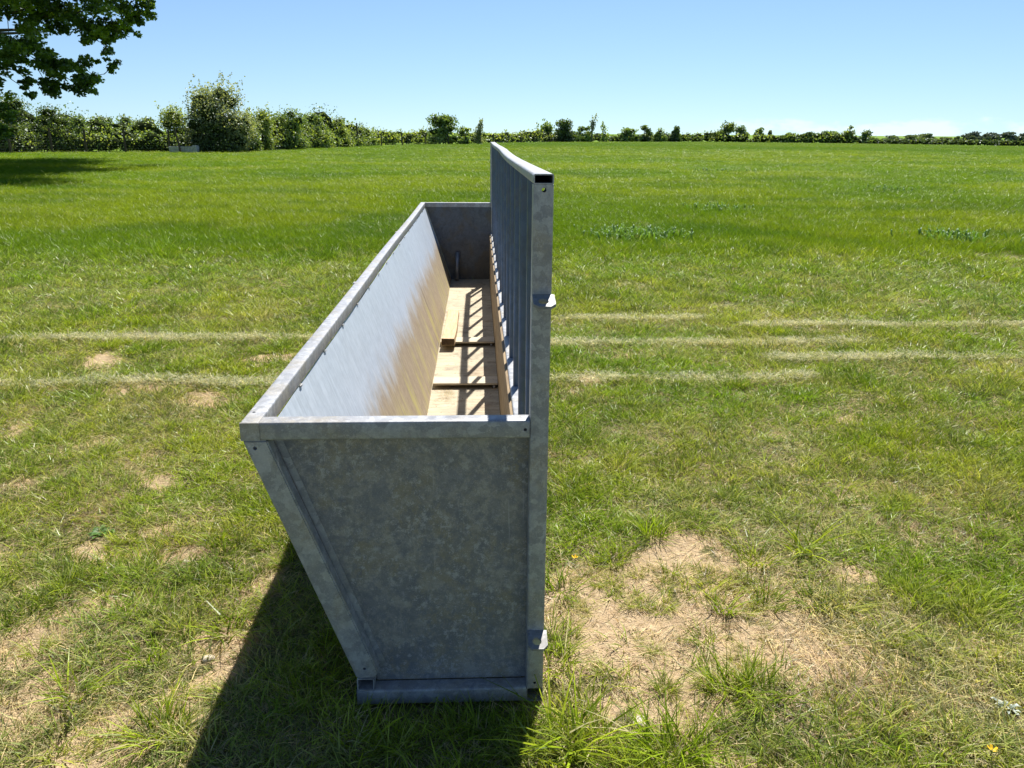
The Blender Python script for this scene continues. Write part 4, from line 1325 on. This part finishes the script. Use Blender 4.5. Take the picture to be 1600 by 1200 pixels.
fence('wire_fence', 'stock wire fence on wooden posts along the left hedgerow', [(-60, 197, 53), (10, 200, 55), (76, 200, 57), (130, 202, 58.3), (192, 203, 59.5), (262, 203, 60.6), (310, 204, 62.0), (352, 205, 64.2), (417, 204, 68.5), (470, 205, 75), (517, 206, 83), (557.5, 192, 91)], 1.1)
fence('post_fence', 'far line of small fence posts running past the round tree above the barrier', [(557.5, 204, 93), (595, 207, 98), (628, 207, 103), (665, 208, 109), (700, 208, 115), (727, 209, 121), (751, 209, 126), (771, 209, 131), (794, 208, 136), (815, 209, 141), (835, 209, 146), (905, 210, 160), (938, 210, 164)], 1.0, 3)
# pale water trough at the fence, with a leaning stake in front
c = at(288, 236, 59.3)
WT = empty('water_trough', (c[0], c[1], 0), 'pale concrete water trough standing by the fence under the willow', 'water trough')


def tray(lx, ly, h_, t_, slope=0.06):
    o_ = [(-lx/2+slope, -ly/2+slope, 0), (lx/2-slope, -ly/2+slope, 0), (lx/2-slope, ly/2-slope, 0), (-lx/2+slope, ly/2-slope, 0),
          (-lx/2, -ly/2, h_), (lx/2, -ly/2, h_), (lx/2, ly/2, h_), (-lx/2, ly/2, h_),
          (-lx/2+t_, -ly/2+t_, h_), (lx/2-t_, -ly/2+t_, h_), (lx/2-t_, ly/2-t_, h_), (-lx/2+t_, ly/2-t_, h_),
          (-lx/2+t_+slope, -ly/2+t_+slope, .08), (lx/2-t_-slope, -ly/2+t_+slope, .08), (lx/2-t_-slope, ly/2-t_-slope, .08), (-lx/2+t_+slope, ly/2-t_-slope, .08)]
    F_ = [(3, 2, 1, 0), (12, 13, 14, 15)]
    for i in range(4):
        j = (i+1) % 4
        F_ += [(i, j, 4+j, 4+i), (4+i, 4+j, 8+j, 8+i), (8+i, 8+j, 12+j, 12+i)]
    return o_, F_


o = mesh_obj('basin', *tray(2.0, 0.75, 0.52, 0.09), MAT['concrete'], WT); bevel(o, 0.02, 2)
o = mesh_obj('float_box', *box(0.72, 0.98, -0.30, 0.30, 0.525, 0.60), MAT['concrete'], WT); bevel(o, 0.01, 1)
c = at(279, 236, 58.7)
ST = empty('leaning_stake', (c[0]+.05, c[1], 0), 'old wooden stake leaning in front of the pale water trough', 'stake')
mesh_obj('stake', *taper([(0.12, 0, -0.1), (0, 0.0, 0.8), (-0.14, 0, 1.65)], [0.075, 0.07, 0.06], 8), MAT['post_wood'], ST)


# ------------------------------------------------------------------ small things on the grass
def ground_px(u, v_):
    d_ = ray(u, v_); p = CAM-d_*CAM[2]/d_[2]
    return (float(p[0]), float(p[1]), float(ground_h(p[0], p[1])))


def stone(u, v_, r, label, seed):
    p = ground_px(u, v_)
    V, F_ = blob((0, 0, r*0.32), r, seed, 2, (1.25, 0.95, 0.55), 0.13)
    o = mesh_obj('stone', V, F_, MAT['stone'], None, True)
    o.location = p
    o.rotation_euler = (0, 0, seed*1.3)
    return tag(o, label, 'stone', 'loose stones on the bare soil')


stone(1000, 1128, 0.022, 'largest pale stone on the bare soil right of the trough foot', 3)
stone(947, 868, 0.012, 'small white stone beside a tuft at the top of the bare soil', 4)
stone(325, 1030, 0.018, 'pale stone on bare soil left of the trough shadow', 5)
stone(235, 880, 0.013, 'pale stone on the worn patch in the left foreground grass', 6)
stone(290, 875, 0.011, 'small stone at the right end of the left worn patch', 7)
stone(1100, 898, 0.009, 'tiny pebble in the middle of the right bare soil patch', 8)


def buttercup(u, v_, label, seed, h_=0.05):
    p = ground_px(u, v_)
    E = empty('buttercup', p, label, 'flower', 'buttercups in the grass')
    rng = np.random.default_rng(seed)
    mesh_obj('stem', *taper([(0, 0, 0), (0.006, 0, h_*.6), (0.004, -0.004, h_)], [0.0016, 0.0013, 0.001], 5), LEAF['weed'], E, attrs={'lv': [0.5]*15})
    V, F_ = [], []
    for k in range(5):
        a = k*2*math.pi/5+rng.uniform(-.1, .1)
        o_ = len(V)
        for (r, b_, z) in ((0.001, 0, 0), (0.007, -.5, .003), (0.0125, -.32, .008), (0.0135, 0, .010), (0.0125, .32, .008), (0.007, .5, .003)):
            V.append((0.004+r*math.cos(a+b_), -0.004+r*math.sin(a+b_), h_+z))
        F_.append(tuple(range(o_, o_+6)))
    mesh_obj('petals', V, F_, MAT['petal'], E)
    return E


buttercup(1543, 1186, 'yellow buttercup in the bottom right corner of the grass', 1, 0.045)
buttercup(896, 880, 'yellow buttercup beside the trough post at the edge of the bare soil', 2, 0.03)


def rosette(name, label, cat, loc, nleaf, ln, wd, rise, leaf, seed, group=None, patch=None):
    rng = np.random.default_rng(seed)
    V, F_, A = [], [], []
    for k in range(nleaf):
        a = rng.uniform(0, 2*math.pi); l_ = ln*rng.uniform(.5, 1.1); w_ = wd*rng.uniform(.7, 1.2); up_ = rise*rng.uniform(.3, 1.2)
        fx, fy = math.cos(a), math.sin(a); o_ = len(V); val = rng.uniform(0, 1)
        bx, by = rng.normal(0, patch or ln*.25, 2)
        for i in range(5):
            t_ = i/4
            ww = w_*math.sin(math.pi*min(1, .12+.88*t_))**.8*.5 if i < 4 else 0.001
            z = up_*math.sin(t_*2.0)+0.004
            cx, cy = bx+fx*l_*t_, by+fy*l_*t_
            V += [(cx-fy*ww, cy+fx*ww, z+ww*.25), (cx, cy, z), (cx+fy*ww, cy-fx*ww, z+ww*.25)]
            A += [val]*3
        for i in range(4):
            for j in range(2):
                q = o_+i*3+j; F_.append((q, q+1, q+4, q+3))
    o = mesh_obj(name, V, F_, LEAF[leaf], None, True, attrs={'lv': A})
    o.location = loc
    return tag(o, label, cat, group)


rosette('silverweed', 'silvery leaved weed at the right edge of the foreground grass', 'weed', ground_px(1575, 1108), 22, 0.032, 0.012, 0.02, 'silver', 5)
for i, (u, v_, nl, lab) in enumerate([(965, 372, 80, 'dark green dock patch in the pasture right of the barrier'), (1020, 374, 60, 'second dock patch just right of the darkest dock patch'),
                                      (1120, 331, 70, 'dark weed patch farther out above the dock patches'), (1492, 378, 80, 'dark weed patch in the pasture at the far right'), (1118, 270, 80, 'small dark weed patch far out in the field'),
                                      (1385, 300, 60, 'faint weed patch in the far right pasture')]):
    p = ground_px(u, v_); r = math.hypot(p[0]-CAM[0], p[1]-CAM[1])
    rosette('dock_patch', lab, 'weed', (p[0], p[1], -0.01), nl*3, 0.17, 0.018+0.0006*r, 0.17, 'dock', 20+i, 'weed patches in the pasture', patch=0.018*r+0.08)['kind'] = 'stuff'
rosette('broad_weed', 'low clover like weed on the left worn patch', 'weed', ground_px(160, 832), 40, 0.05, 0.020, 0.015, 'dock', 41)
